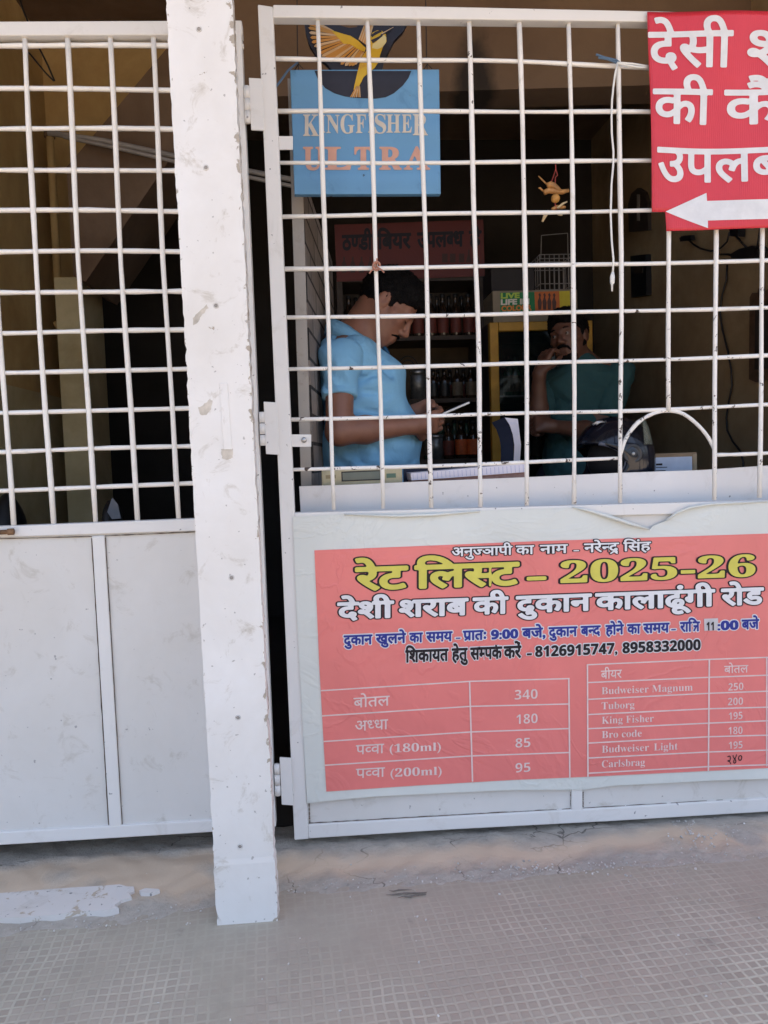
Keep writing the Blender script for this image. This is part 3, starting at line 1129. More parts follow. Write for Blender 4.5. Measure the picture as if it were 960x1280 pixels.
H_ = [[(340, 73.3), (500, 75.2), (640, 77), (811, 84), (1180, 96)], [(344, 138.8), (640, 139.5), (813, 140.2), (1180, 146)], [(346, 204), (640, 202.8), (814, 200.5), (1180, 198)],
      [(349, 270.6), (640, 266), (816, 262.8), (1180, 256)], [(352, 336.5), (640, 332.4), (960, 326), (1180, 320)], [(354, 397.5), (656, 392), (960, 384.4), (1180, 377)],
      [(357, 462), (656, 454.4), (780, 450.8), (960, 444.4), (1180, 436)], [(360, 524.6), (656, 516.8), (780, 513.5), (960, 506), (1180, 497)], [(362, 587.7), (500, 583.5), (656, 577.8), (776, 573)], [(893, 568.2), (960, 566), (1180, 556)]]
for i, pts in enumerate(H_):
    bar(pts, 0.003, 0.0056, M['bar_worn'] if i >= 5 else M['bar'], rg)
bar([(775.5, 568), (783, 547), (798, 528), (817, 517), (835.5, 513.5), (855, 518), (874, 533), (886, 548), (892.5, 561)], 0.003, 0.0056, M['bar_worn'], rg, 'arch_bar')
seam_shade_strip([((386, 1029.6), (560, 1019.6)), ((560, 1019.6), (714, 1011.5)), ((729, 1010.6), (960, 997.6)), ((714, 990), (714, 1010)), ((729, 990), (729, 1009)), ((386.5, 1004), (387.5, 1029))], rg, 0.7)
# tabs welded inside the stile
MB().rect(347, 170, 366, 187, 0.01, 0.004).build('lock_tab', M['gate'], rg, bevel=0.001)
MB().rect(363, 543, 389, 558.5, -0.012, 0.004).build('lock_tab', M['gate'], rg, bevel=0.001)
bc = W(380, 550, -0.013)
MB().lathe(bc, [(0.0075, 0), (0.0075, 0.004), (0.004, 0.006)], 12, (Vector((1, 0, 0)), Vector((0, 0, 1)), Vector((0, -1, 0)))).build('bolt_head', M['steel'], rg, True)
# hinges
for (a, b_, c_, d_, k0, k1, kx0, kx1) in ((311, 97, 327.6, 163, 108, 155, 304.7, 312), (329.5, 502, 346, 568.5, 515, 558, 324, 330.5), (349.5, 947, 364, 1007, 955, 995, 343, 349)):
    mb = MB()
    sh = (d_ - b_) * 0.045
    mb.plate([(a, b_), (a + sh, d_ - 1), (c_ + sh, d_), (c_, b_ + 1)], -0.026, 0.007)
    hg = mb.build('hinge', M['gate'], rg, bevel=0.0012)
    mb = MB()
    for q in range(3):
        y0 = k0 + (k1 - k0) * q / 3
        y1 = k0 + (k1 - k0) * (q + 0.93) / 3
        mb.tube([W((kx0 + kx1) / 2 + (y0 - k0) * 0.04, y0, -0.024), W((kx0 + kx1) / 2 + (y1 - k0) * 0.04, y1, -0.024)], 0.0078, 10)
    kn = mb.build('knuckle', M['gate'], rg, True)
    kn.parent = hg

# tie thread on a crossing of bars
k0 = W(470.5, 333, -0.012)
mb = MB()
for q in range(4):
    a = q * 0.8
    mb.tube([k0 + Vector((0.009 * math.cos(a + t), -0.004 - 0.004 * math.sin(t * 2), 0.010 * math.sin(a + t))) for t in np.linspace(0, 3.2, 9)], 0.0032, 6)
mb.tube([k0, k0 + Vector((-0.016, -0.008, -0.014)), k0 + Vector((-0.02, -0.006, -0.02))], 0.002, 6).tube([k0, k0 + Vector((0.014, -0.008, -0.012)), k0 + Vector((0.02, -0.006, -0.018))], 0.002, 6)
mb.tube([k0, k0 + Vector((0.002, -0.006, 0.02))], 0.002, 6)
tag(mb.build('thread_knot', plain('faded_red_thread', (0.45, 0.22, 0.16), 0.9)), 'faded reddish thread knotted round a crossing of the bars above the seller', 'thread')
# white cord hung on the bars
wc = thing('power_cable', W(768, 80, -0.02), 'white electric cord hanging in front of the bars left of the red cloth banner', 'cord')
y_ = -0.021
MB().tube([W(771.6, 79, y_), W(769, 92, y_), W(767, 106, y_), W(765, 125, y_), W(764.4, 145, y_), W(764.6, 166, y_), W(766.8, 190, y_), W(766.4, 208, y_), W(764.3, 230, y_), W(763.3, 269, y_), W(764.6, 301, y_), W(766.8, 325, y_), W(766, 341, y_)], 0.0027, 8).build('flex', M['cord'], wc, True)
MB().tube([W(766, 340, y_), W(765.4, 346, y_), W(765.2, 354, y_), W(765, 356, y_), W(765, 364, y_)], [0.0035, 0.0065, 0.006, 0.0028, 0.0024], 8).build('connector', M['cord'], wc, True)
MB().tube([W(771.6, 79, y_), W(781, 81, y_), W(797, 84, y_), W(812, 84.5, y_)], 0.0028, 6).tube([W(771.6, 78, y_), W(790, 79.5, y_), W(812, 83, y_)], 0.0024, 6).build('tied_end', M['cord'], wc, True)
M['blue_wire'] = plain('blue_wire', (0.10, 0.16, 0.24))
tag(MB().tube([W(745, 68, -0.015), W(756, 72, -0.017), W(770, 75, -0.018), W(775, 79, -0.016)], 0.003, 6).tube([W(748, 72, -0.016), W(760, 74, -0.018), W(772, 79, -0.018)], 0.003, 6).build('tie_wire', M['blue_wire']), 'blue tie wire twisted on the top bar above the white cord', 'wire')

# ================================================================== PILLAR
zt = ROOF_Z
YP = G(310, 1153.5).y
a, b_, c_, d_ = W(207, 0, YP), W(290, 0, YP), W(347, 1150, YP), W(272, 1158, YP)
pl = thing('steel_pillar', (0.5 * (c_.x + d_.x), YP, 0), 'white painted pillar with chipped edges standing in front of the two gates', 'pillar')


def pil_x(left, z):
    t = (z - 0.0) / a.z
    return (d_.x + (a.x - d_.x) * t) if left else (c_.x + (b_.x - c_.x) * t)


mb = MB()
zs = list(np.linspace(-0.002, zt, 230))
rows = []
for z in zs:
    jl, jr = rng.normal(0, 0.0007), rng.normal(0, 0.0007)
    if rng.random() < 0.10:
        jl += rng.uniform(0.0008, 0.003)
    if rng.random() < 0.12:
        jr -= rng.uniform(0.0008, 0.003)
    rows.append(((pil_x(True, z) + jl, pil_x(False, z) + jr), z))
zseam = W(310, 1079, YP).z
for (xx, z) in rows:
    pr = 0.0014 if z < zseam else 0
    mb.v += [(xx[0] - pr, YP - pr, z), (xx[1] + pr, YP - pr, z), (xx[1] + pr, YP + 0.05, z), (xx[0] - pr, YP + 0.05, z)]
for i in range(len(rows) - 1):
    for k in range(4):
        mb.f.append((4 * i + k, 4 * i + (k + 1) % 4, 4 * i + 4 + (k + 1) % 4, 4 * i + 4 + k))
mb.f.append((0, 3, 2, 1))
mb.f.append(tuple(4 * (len(rows) - 1) + k for k in range(4)))
mb.build('shaft', M['pillar'], pl)
M['screw_ring'] = basic('screw_ring_grey', (0.34, 0.31, 0.28), 0.8)  # grey ring round each screw head
for (x, y) in ((248.7, 36.5), (257.4, 209.6), (270, 382), (289.4, 722), (297.5, 897), (300, 1058)):
    cpt = W(x, y, YP)
    MB().lathe(cpt + Vector((0, 0.001, 0)), [(0.0058, 0), (0.0058, 0.0022), (0.0046, 0.0025), (0.0044, 0.0012), (0.002, 0.0012)], 14, (Vector((1, 0, 0)), Vector((0, 0, 1)), Vector((0, -1, 0)))).build('screw_head', M['pillar'], pl, True)
    MB().lathe(cpt + Vector((0, 0.0012, 0)), [(0.0063, 0), (0.0063, 0.0017)], 14, (Vector((1, 0, 0)), Vector((0, 0, 1)), Vector((0, -1, 0)))).build('screw_hole', M['screw_ring'], pl, True)
M['bare'] = basic('bare_cement', (0.60, 0.54, 0.46), 0.9, 0.2, 30)


def ragged(poly, amp, n=5):
    out = []
    for i, p in enumerate(poly):
        q = poly[(i + 1) % len(poly)]
        for t in range(n):
            out.append((p[0] + (q[0] - p[0]) * t / n + rng.uniform(-amp, amp), p[1] + (q[1] - p[1]) * t / n + rng.uniform(-amp, amp)))
    return out


hs = MB().plate([(274, 479), (279.5, 562), (290, 562), (284.5, 479)], YP - 0.0025, 0.004).build('hasp_plate', M['pillar'], pl, bevel=0.001)
MB().plate(ragged([(276.5, 561), (277.5, 573), (284, 575), (291, 572), (290.5, 561)], 0.6), YP - 0.0008, 0.003).build('repair_patch', M['bare'], pl)
for poly in ([(241, 398), (247, 390), (253, 386), (258, 381), (260, 385), (256, 391), (250, 397), (247, 404), (242, 407)], [(247, 510), (256, 505), (262, 498), (266, 501), (263, 511), (258, 519), (250, 518)]):
    MB().plate(ragged(poly, 0.9, 3), YP - 0.0006, 0.003).build('repair_patch', M['bare'], pl)

# ================================================================== RATE LIST BANNER on the right gate
def flat(name, col, rough=0.5, spec=0.3, var=0.05, crease=0.15):
    m, nt, b = new_mat(name)
    co = coords(nt)
    f = noise(nt, co, 2.2, 6, 0.6, 0.5)
    c = mix(nt, ramp(nt, f, 0.35, 0.7), tuple(x * (1 - var) for x in col), tuple(min(1, x * (1 + var)) for x in col))
    sp = ramp(nt, noise(nt, co, 16, 6, 0.7), 0.66, 0.76, 0, 0.28)
    c = mix(nt, sp, c, tuple(x * 0.62 for x in col))
    nt.links.new(c, b.inputs['Base Color'])
    b.inputs['Roughness'].default_value = rough
    b.inputs['Specular IOR Level'].default_value = spec
    rid = noise(nt, co, 3.0, 4, 0.55, 1.5)
    ridge = ramp(nt, mathn(nt, 'ABSOLUTE', mathn(nt, 'SUBTRACT', rid, 0.5)), 0.0, 0.035, 1.0, 0.0)      # sharp fold lines
    hh = mathn(nt, 'ADD', noise(nt, co, 4.5, 3, 0.5, 0.8), mathn(nt, 'MULTIPLY', ridge, 0.10))
    bump(nt, b, hh, crease, 0.02)
    return m


M['flex_cream'] = flat('cream_flex', (0.68, 0.69, 0.64), 0.45, 0.4, 0.05, 0.4)
M['flex_red'] = flat('faded_red_print', (0.80, 0.205, 0.185), 0.38, 0.5, 0.07, 0.45)
M['ink_white'] = plain('white_print', (0.78, 0.76, 0.76))
M['ink_pink'] = plain('pale_print', (0.80, 0.62, 0.58))
M['ink_black'] = plain('black_print', (0.018, 0.012, 0.016))
M['ink_yellow'] = plain('yellow_print', (0.68, 0.60, 0.11))
M['ink_blue'] = plain('blue_print', (0.028, 0.04, 0.26))
M['ink_patch'] = plain('correction_patch', (0.60, 0.56, 0.56))

YB = -0.024
rb = thing('rate_banner', W(660, 990, YB), 'faded red price list banner with a cream border stretched over the lower right gate', 'banner')
cream = [(366, 646), (420, 643), (520, 641), (640, 637), (720, 634.5), (735, 638), (760, 645), (790, 655), (812, 662), (817, 657), (833, 651), (846, 641), (862, 634), (885, 630.5), (960, 627), (1160, 618),
         (1165, 960), (1060, 968), (960, 973.5), (893, 975.5), (830, 979), (767, 982), (730, 987), (640, 987.5), (560, 991), (470, 995.5), (420, 1000), (384, 1004), (378, 900), (371, 770)]
MB().plate(cream, YB, 0.003).build('flex_sheet', M['flex_cream'], rb)
y_ = YB - 0.006
MB().tube([W(716, 634, y_ + 0.004), W(735, 638, y_), W(760, 645.5, y_ - 0.003), W(790, 655.5, y_ - 0.003), W(812, 662, y_)], [0.002, 0.004, 0.0055, 0.005, 0.002], 8).build('curled_edge', M['flex_cream'], rb, True)
MB().tube([W(832, 651, y_), W(846, 641, y_ - 0.002), W(862, 634.5, y_ - 0.002), W(890, 630, y_), W(960, 627, y_ + 0.004)], [0.002, 0.0035, 0.004, 0.003, 0.002], 8).build('curled_edge', M['flex_cream'], rb, True)
MB().tube([W(430, 643, y_ + 0.003), W(500, 645, y_ - 0.001), W(540, 643.5, y_ - 0.001), W(600, 639, y_ + 0.003)], [0.002, 0.004, 0.004, 0.002], 8).build('curled_edge', M['flex_cream'], rb, True)
MB().plate([(393, 688), (660, 677), (960, 667), (1128, 660), (1132, 948), (960, 960), (735, 971), (640, 975), (520, 982), (408, 989.5), (399, 830)], YB - 0.0022, 0.0018).build('printed_field', M['flex_red'], rb)

YT = YB - 0.0024
L_out, L_in = [MB()], []
lay = {k: MB() for k in ('black0', 'white1', 'white0', 'yellow1', 'blue1', 'black1', 'pink0')}


def line(tokens, x0, y0, x1, y1, h, inner, outer=None, wi=0.0, wo=0.05, **kw):
    if outer:
        # outer goes to layer 0, inner to layer 1
        lettering([lay[outer], lay[inner]], tokens, x0, y0, x1, y1, h, YT, [wo, wi], **kw)
    else:
        lettering([lay[inner]], tokens, x0, y0, x1, y1, h, YT, [wi], **kw)


def serif(s):
    out = ''
    for ch in s:
        if 'A' <= ch <= 'Z':
            out += chr(0x1D400 + ord(ch) - 65)
        elif 'a' <= ch <= 'z':
            out += chr(0x1D41A + ord(ch) - 97)
        elif '0' <= ch <= '9':
            out += chr(0x1D7CE + ord(ch) - 48)
        else:
            out += ch
    return out


def sans(s):
    return ''.join(chr(0x1D7EC + ord(c_) - 48) if '0' <= c_ <= '9' else c_ for c_ in s)


H = lambda c: ('H', c)
RK = lambda c: ('R', c)


def base1(x):
    return 695.2 + (x - 566) / 246 * (690.0 - 697.5)


for tk, a, b_ in (([u'अनु', H(u'ज'), u'ञापी'], 565, 640), ([u'का'], 645, 667), ([u'नाम'], 675, 709), ([u'-'], 717, 723), ([u'नरे', H(u'न'), ('D', u'द')], 730, 773), ([u'िसंह'], 779, 813)):
    dash = tk == [u'-']
    line(tk, a, base1(a), b_, base1(b_), 10.4, 'white1', 'black0', 0.022, 0.085, cap=1.0 if dash else 0.62)


def base2(x):
    return 737.0 + (x - 447) / (943 - 447) * (720.0 - 737.0)


for tk, a, b_, cp in (([u'रेट'], 446, 508, 0.62), ([u'िल', H(u'स'), u'ट'], 520, 647, 0.62), ([u'-'], 661, 680, 0.9), ([u'2025-26'], 701, 943, 0.73)):
    line(tk, a, base2(a), b_, base2(b_), 26.5 if tk != [u'2025-26'] else 26, 'yellow1', 'black0', 0.036, 0.074, cap=cp) if tk != [u'2025-26'] else line(serif('2025-26'), a, base2(a), b_, base2(b_), 26, 'yellow1', 'black0', 0.012, 0.052, cap=0.69)


def base3(x):
    return 773.5 + (x - 423) / (952 - 423) * (754.5 - 773.5)


for tk, a, b_ in (([u'देशी'], 423, 491), ([u'शराब'], 500, 584), ([u'की'], 592, 634), ([u'दुकान'], 646, 738), ([u'कालाढूंगी'], 745, 892), ([u'रोड'], 902, 953)):
    line(tk, a, base3(a), b_, base3(b_), 19.5, 'white1', 'black0', 0.036, 0.078)


def base4(x):
    return 805.9 + (x - 430) / 517 * (785.4 - 805.9)


B4 = (([u'दुकान'], 430, 465), ([u'खुलने'], 470, 507), ([u'का'], 512, 528), ([u'समय'], 533, 565), ([RK(u'प'), u'ातः'], 579, 607), ([u'9:00'], 614, 647), ([u'बजे,'], 653, 681), ([u'दुकान'], 686, 721), ([u'ब', H(u'न'), u'द'], 726, 750),
      ([u'होने'], 757, 779), ([u'का'], 784, 800), ([u'समय'], 804, 836), ([u'रा', u'ि', ('TRA',)], 850, 874), ([u':00'], 897, 922), ([u'बजे'], 927, 948))
for tk, a, b_ in B4:
    num = tk[0] in (u'9:00', u':00')
    tk = [sans(tk[0])] if num else tk
    line(tk, a, base4(a), b_, base4(b_), 11.2, 'blue1', 'white0', 0.035, 0.105, cap=0.73 if num else 0.62)
for a, b_ in ((570, 575), (839, 844)):
    line(u'-', a, base4(a), b_, base4(b_), 11, 'blue1', 'white0', 0.02, 0.1, cap=0.9)
YT0 = YT
YT = YT0 - 0.0012
line(sans(u'11'), 883, base4(883), 892, base4(892), 10.5, 'black1', None, 0.015, cap=0.73)
YT = YT0


def base5(x):
    return 827.5 + (x - 506) / 369 * (813.0 - 828.5)


for tk, a, b_, cp in (([u'िशकायत'], 507, 560, 0.62), ([u'हेतु'], 565, 584, 0.62), ([u'स', ], 588, 599, 0.62), ([H(u'म'), u'प', ('P', u'क')], 599, 627, 0.62), ([u'करें'], 630, 651, 0.62), (u'-', 659, 664, 0.9), (u'8126915747,', 669, 771, 0.73), (u'8958332000', 778, 875, 0.73)):
    num = isinstance(tk, str) and tk != '-'
    tk = sans(tk) if num else tk
    line(tk, a, base5(a), b_, base5(b_), 14.0 if not num else 13.2, 'black1', 'white0', 0.022 if num else 0.036, 0.085, cap=cp)
# tables
rules = MB()


def rule(pts, w=0.75):
    for (x0, y0), (x1, y1) in zip(pts, pts[1:]):
        if abs(x1 - x0) > abs(y1 - y0):
            rules.plate([(x0, y0 - w), (x0, y0 + w), (x1, y1 + w), (x1, y1 - w)], YT - 0.0012, 0.0008)
        else:
            rules.plate([(x0 - w, y0), (x1 - w, y1), (x1 + w, y1), (x0 + w, y0)], YT - 0.0016, 0.0008)


for a, b_, c_ in ((863.5, 851.7, 848.3), (895, 883, 880), (927, 915, 910.7), (956.7, 945, 940.7)):
    x0 = 400.5 + (a - 863) * 0.055
    rule([(x0, a), (588.5, b_), (712, c_)])
rule([(587, 852), (590.7, 977)], 0.9)
rule([(711, 848), (712.3, 972)], 0.9)
for a, b_, c_, d_ in ((831, 824.3, 821.7, 813), (853.3, 846.7, 844, 836), (874.3, 866.7, 864, 856), (893.3, 886, 884, 876), (911, 904, 901, 893), (929, 921, 919, 911), (947.7, 940, 937.7, 930), (966.7, 958.3, 956, 948)):
    rule([(734.5, a), (886, b_), (960, c_), (1110, d_)])
rule([(734.3, 830.5), (735, 971)], 0.9)
rule([(886.7, 825), (885.5, 963.5)], 0.9)
rule([(958.5, 822), (958.5, 958)], 0.8)
rules.build('table_rule', M['ink_pink'], rb)


for tk, a, ya, b_, yb, h in ((u'बोतल', 442, 884.5, 487, 881.5, 12), ([u'अ', H(u'ध'), u'धा'], 444, 913.5, 485, 911, 12), ([u'प', H(u'व'), u'वा'], 445, 943, 480, 941, 11.5), ([u'प', H(u'व'), u'वा'], 445, 972.5, 481, 970.5, 11.5),
                             (u'बीयर', 751, 848.5, 777, 847, 10), (u'बोतल', 905, 841.5, 935, 840.3, 9)):
    line(tk, a, ya, b_, yb, h, 'pink0', None, 0.008)
for tk, a, ya, b_, yb, h in (('(180ml)', 487, 940.5, 551, 937.8, 11.5), ('(200ml)', 488, 971, 552, 968, 11.5), ('340', 643, 874.5, 672, 873, 12.3), ('180', 645, 905, 672, 903.5, 12.3), ('85', 644, 934.5, 663, 933.5, 12), ('95', 644, 965.5, 663, 964.5, 12),
                             ('250', 910, 863.3, 929, 862.2, 9.5), ('200', 909.5, 881.7, 928.5, 880.6, 9.5), ('195', 910.5, 899.5, 928, 898.4, 9.3), ('180', 910, 918, 928, 917, 9.5), ('195', 910.5, 936, 928, 935, 9.2)):
    if 'ml' in tk:
        w = b_ - a
        line(serif(tk), a, ya, b_, yb, h * 0.9, 'pink0', None, 0.0, cap=0.70)
    else:
        line(sans(tk), a, ya, b_, yb, h, 'pink0', None, -0.012, cap=0.73)
for tk, a, ya, b_, yb in (('Budweiser Magnum', 751.7, 867.8, 865.7, 863.0), ('Tuborg', 751.7, 886.6, 793, 884.8), ('King Fisher', 752, 904.6, 817, 902), ('Bro code', 752, 922.6, 802, 920.4), ('Budweiser', 752, 940.8, 811, 938.2), ('Light', 817, 938.0, 847, 936.6), ('Carlsbrag', 752, 959.3, 806, 956.6)):
    line(serif(tk), a, ya, b_, yb, 9.0, 'pink0', None, -0.004, cap=0.69)
# hand written price and smudges on two digits
YT = YT0
line(u'२४०', 909, 956, 927.5, 952.5, 11, 'black1', None, 0.0)
for key, nm, mt in (('white0', 'outline_lettering', 'ink_white'), ('black0', 'outline_lettering', 'ink_black'), ('white1', 'lettering', 'ink_white'), ('yellow1', 'lettering', 'ink_yellow'), ('blue1', 'lettering', 'ink_blue'), ('black1', 'lettering', 'ink_black'), ('pink0', 'lettering', 'ink_pink')):
    lay[key].build(nm, M[mt], rb)
MB().plate([(880, 773.5), (880.5, 788.5), (898, 788), (897.5, 772.8)], YT0 - 0.0016, 0.0006).build('correction_patch', M['ink_patch'], rb)

# ================================================================== RED CLOTH BANNER, top right
def warp(w):
    x, z = w[:, 0], w[:, 2]
    return 0.006 * np.sin(9 * x + 2.5 * z) + 0.005 * np.sin(4 * z - 6 * x + 1) + 0.004 * np.sin(15 * x - 11 * z)


m, nt, b = new_mat('red_flex')
co = coords(nt)
f = noise(nt, co, 2.0, 5, 0.6, 0.6)
c = mix(nt, ramp(nt, f, 0.35, 0.7), (0.58, 0.026, 0.042), (0.68, 0.048, 0.066))
nt.links.new(c, b.inputs['Base Color'])
b.inputs['Roughness'].default_value = 0.33
b.inputs['Specular IOR Level'].default_value = 0.45
wv = N(nt, 'TexWave', wave_type='BANDS', bands_direction='X')
wv.inputs['Scale'].default_value = 55
wv.inputs['Distortion'].default_value = 2
nt.links.new(co, wv.inputs[0])
bump(nt, b, mathn(nt, 'ADD', mathn(nt, 'MULTIPLY', wv.outputs['Fac'], 0.05), noise(nt, co, 4, 3, 0.5, 1.0)), 0.25, 0.03)
M['flex_bright'] = m
YC = -0.034
hb = thing('cloth_banner', W(900, 285, YC), 'bright red banner with white letters and a left arrow atop the right gate', 'banner')


def sheet(poly, y, thick, nx=44, ny=40):
    "rectangular-ish flexible sheet given by four pixel corners TL BL BR TR"
    mb = MB()
    P = []
    for j in range(ny + 1):
        for i in range(nx + 1):
            u, v = i / nx, j / ny
            x = (1 - v) * ((1 - u) * poly[0][0] + u * poly[3][0]) + v * ((1 - u) * poly[1][0] + u * poly[2][0])
            yy = (1 - v) * ((1 - u) * poly[0][1] + u * poly[3][1]) + v * ((1 - u) * poly[1][1] + u * poly[2][1])
            P.append((x, yy))
    w = WN(P, y)
    w[:, 1] += warp(w)
    b2 = w + np.array([0, thick, 0])
    n = len(w)
    k = nx + 1
    mb.add(w.tolist() + b2.tolist(), [(j * k + i, (j + 1) * k + i, (j + 1) * k + i + 1, j * k + i + 1) for j in range(ny) for i in range(nx)] + [(n + j * k + i, n + j * k + i + 1, n + (j + 1) * k + i + 1, n + (j + 1) * k + i) for j in range(ny) for i in range(nx)]
           + [(j * k, n + j * k, n + (j + 1) * k, (j + 1) * k) for j in range(ny)] + [(j * k + nx, (j + 1) * k + nx, n + (j + 1) * k + nx, n + j * k + nx) for j in range(ny)]
           + [(i, i + 1, n + i + 1, n + i) for i in range(nx)] + [(ny * k + i, n + ny * k + i, n + ny * k + i + 1, ny * k + i + 1) for i in range(nx)])
    return mb


mb = sheet([(810, 13.5), (816, 264), (1100, 258), (1094, 16)], YC, 0.0015)
mb2 = sheet([(833.3, 262), (835, 287.5), (1101, 280), (1100, 257.5)], YC - 0.0002, 0.0015, 30, 6)
mb.add(mb2.v, mb2.f)
mb.build('flex_sheet', M['flex_bright'], hb, True)
mb = MB()
tex = lambda tk, a, ya, b_, yb, h: lettering([mb], tk, a, ya, b_, yb, h, YC - 0.0005, [0.02], warp=warp, cell=1 / 60)
tex(u'देसी', 812, 83, 915, 82.5, 42.5)
tex(u'श', 936, 82.5, 995, 82.5, 42.5)
tex(u'की', 817, 153.5, 891, 153, 41)
tex(u'कैं', 908.5, 153, 975, 153, 41)
tex(u'उपलब', 822.5, 225, 979, 225, 40)
mb.build('lettering', plain('banner_white', (0.72, 0.72, 0.73), 0.35, 0.5), hb)
ar = MB()
P = []
nseg = 30
top, bot = [], []
for i in range(9):
    t = i / 8
    top.append((833.8 + (886 - 833.8) * t, 263 + (239 - 263) * t))
    bot.append((833.8 + (887 - 833.8) * t, 263 + (284 - 263) * t))
for i in range(nseg):
    t = i / (nseg - 1)
    top.append((886.5 + (1095 - 886.5) * t, 249.3 + t * -2))
    bot.append((887 + (1095 - 887) * t, 274.3 + t * -3))
wt, wb = WN(top, YC - 0.0016), WN(bot, YC - 0.0016)
wt[:, 1] += warp(wt)
wb[:, 1] += warp(wb)
wm = (wt + wb) / 2
wm[:, 1] = YC - 0.0016 + warp(wm)
n = len(top)
ar.add(wt.tolist() + wm.tolist() + wb.tolist(), [(i, n + i, n + i + 1, i + 1) for i in range(n - 1)] + [(n + i, 2 * n + i, 2 * n + i + 1, n + i + 1) for i in range(n - 1)])
ar.build('arrow', plain('arrow_white', (0.72, 0.72, 0.73), 0.35, 0.5), hb)

# ================================================================== HANGING BOARD WITH THE BIRD
YS = 0.10
sg = thing('hanging_sign', W(456, 90, YS), 'light blue hanging board lettered in cream and pink with a painted bird on top', 'sign')
M['sign_blue'] = paint('sign_blue', (0.145, 0.34, 0.56), chip=(0.05, 0.10, 0.16), chip_at=0.70, chip_scale=30, spots=0.74, dirt=(0.6, 0.68, 0.75), dirt_amt=0.8, rough=0.5)
M['sign_dark'] = basic('bird_ground', (0.022, 0.020, 0.030), 0.5, 0.2)
MB().plate([(362.5, 87), (368, 243), (551, 242.5), (549, 86.5)], YS, 0.022).build('board', M['sign_blue'], sg, bevel=0.002)


def Z1(x, y):
    return (340 + x / 4.364, y / 4.364)


outl = [Z1(*p) for p in ((176, 60), (174, 110), (185, 180), (205, 245), (240, 300), (300, 350), (330, 385), (600, 385), (612, 330), (640, 275), (665, 222), (715, 170), (737, 128), (728, 108), (700, 103), (650, 126), (612, 140), (602, 90), (596, 40), (500, 36), (492, 90), (462, 148), (420, 152), (375, 140), (330, 112), (305, 60), (270, 30), (200, 30))]
MB().plate(outl, YS + 0.002, 0.018).build('cut_out', M['sign_dark'], sg)
arc = [Z1(*p) for p in ((232, 386), (250, 430), (290, 480), (340, 508), (400, 526), (470, 534), (560, 538), (620, 530), (665, 508), (715, 465), (745, 425), (760, 387))]
MB().plate(arc, YS - 0.0012, 0.0008).build('cut_out', M['sign_dark'], sg)
M['bird_o'] = plain('bird_orange', (0.55, 0.26, 0.06), 0.5)
M['bird_y'] = plain('bird_yellow', (0.64, 0.40, 0.03), 0.5)
M['bird_c'] = plain('bird_cream', (0.72, 0.62, 0.30), 0.5)
M['bird_t'] = plain('bird_tan', (0.60, 0.40, 0.22), 0.5)
fe, ye, cr_, tn = MB(), MB(), MB(), MB()
yb_ = YS - 0.0024


def feather(p0, p1, w0, w1, mbx, y):
    p0, p1 = np.array(p0, float), np.array(p1, float)
    d = (p1 - p0) / np.linalg.norm(p1 - p0)
    nn = np.array([-d[1], d[0]])
    q = [p0 + nn * w0, p0 - nn * w0, p1 - nn * w1, p1 + d * w1 * 1.2, p1 + nn * w1]
    mbx.plate([Z1(*v) for v in q], y, 0.0008)


roots = [(335, 170), (360, 190), (385, 205), (405, 222), (430, 238), (455, 252), (480, 268), (500, 285)]
tips = [(207, 105), (205, 128), (208, 152), (213, 178), (219, 204), (226, 228), (240, 250), (252, 268), (266, 288), (280, 303), (297, 312), (318, 318), (340, 322), (362, 330), (382, 345), (405, 352), (425, 352), (442, 352), (455, 345)]
for i, t in enumerate(tips):
    s = i / (len(tips) - 1) * (len(roots) - 1)
    k = min(int(s), len(roots) - 2)
    r0 = np.array(roots[k]) * (1 - (s - k)) + np.array(roots[k + 1]) * (s - k)
    feather(r0, t, 4.0, 8.5, fe if i % 3 else tn, yb_ - 0.0002 * (i % 3))
for mbx, mt, nm in ((fe, 'bird_o', 'bird_wing'), (tn, 'bird_t', 'wing_feathers')):
    mbx.build(nm, M[mt], sg)
fe, tn = MB(), MB()
for i in range(9):
    t = i / 8
    feather((475 + 45 * t, 215 + 35 * t), (512 + 46 * t, 150 - 48 * math.sin(0.6 + t)), 3, 5, fe if i % 2 else tn, yb_ - 0.0002 * (i % 3))
ye.plate([Z1(*p) for p in ((325, 165), (380, 182), (430, 196), (470, 222), (512, 262), (505, 282), (470, 268), (425, 240), (390, 238), (360, 205), (338, 182))], yb_ - 0.0012, 0.0008)
ye.plate([Z1(*p) for p in ((548, 178), (575, 165), (600, 168), (622, 188), (625, 225), (605, 255), (590, 300), (583, 335), (560, 370), (530, 395), (500, 420), (478, 465), (462, 492), (445, 488), (455, 440), (468, 385), (480, 340), (492, 310), (512, 280), (538, 245), (532, 210))], yb_ - 0.0013, 0.0008)
cr_.plate([Z1(*p) for p in ((585, 205), (612, 190), (624, 205), (622, 232), (604, 256), (575, 268), (545, 262), (550, 240), (570, 228))], yb_ - 0.0022, 0.0007)
dk = MB()
dk.plate([Z1(*p) for p in ((540, 190), (565, 172), (590, 164), (600, 172), (580, 182), (558, 194), (545, 204))], yb_ - 0.0023, 0.0006)
dk.plate([Z1(*p) for p in ((540, 218), (570, 205), (590, 195), (598, 178), (608, 180), (602, 198), (580, 216), (550, 236))], yb_ - 0.0024, 0.0006)
for mbx, mt, nm in ((fe, 'bird_o', 'bird_wing'), (tn, 'bird_t', 'wing_feathers')):
    mbx.build(nm, M[mt], sg)
fe, tn = MB(), MB()
bk_ = MB()
feather((598, 186), (662, 148), 5, 1.2, bk_, yb_ - 0.0025)
bk_.build('beak', M['bird_t'], sg)
feather((600, 190), (658, 153), 3, 0.8, dk, yb_ - 0.0028)
for i in range(6):
    feather((462 + i * 3, 470), (430 + i * 10, 528), 2.4, 3, tn if i % 2 else fe, yb_ - 0.0016)
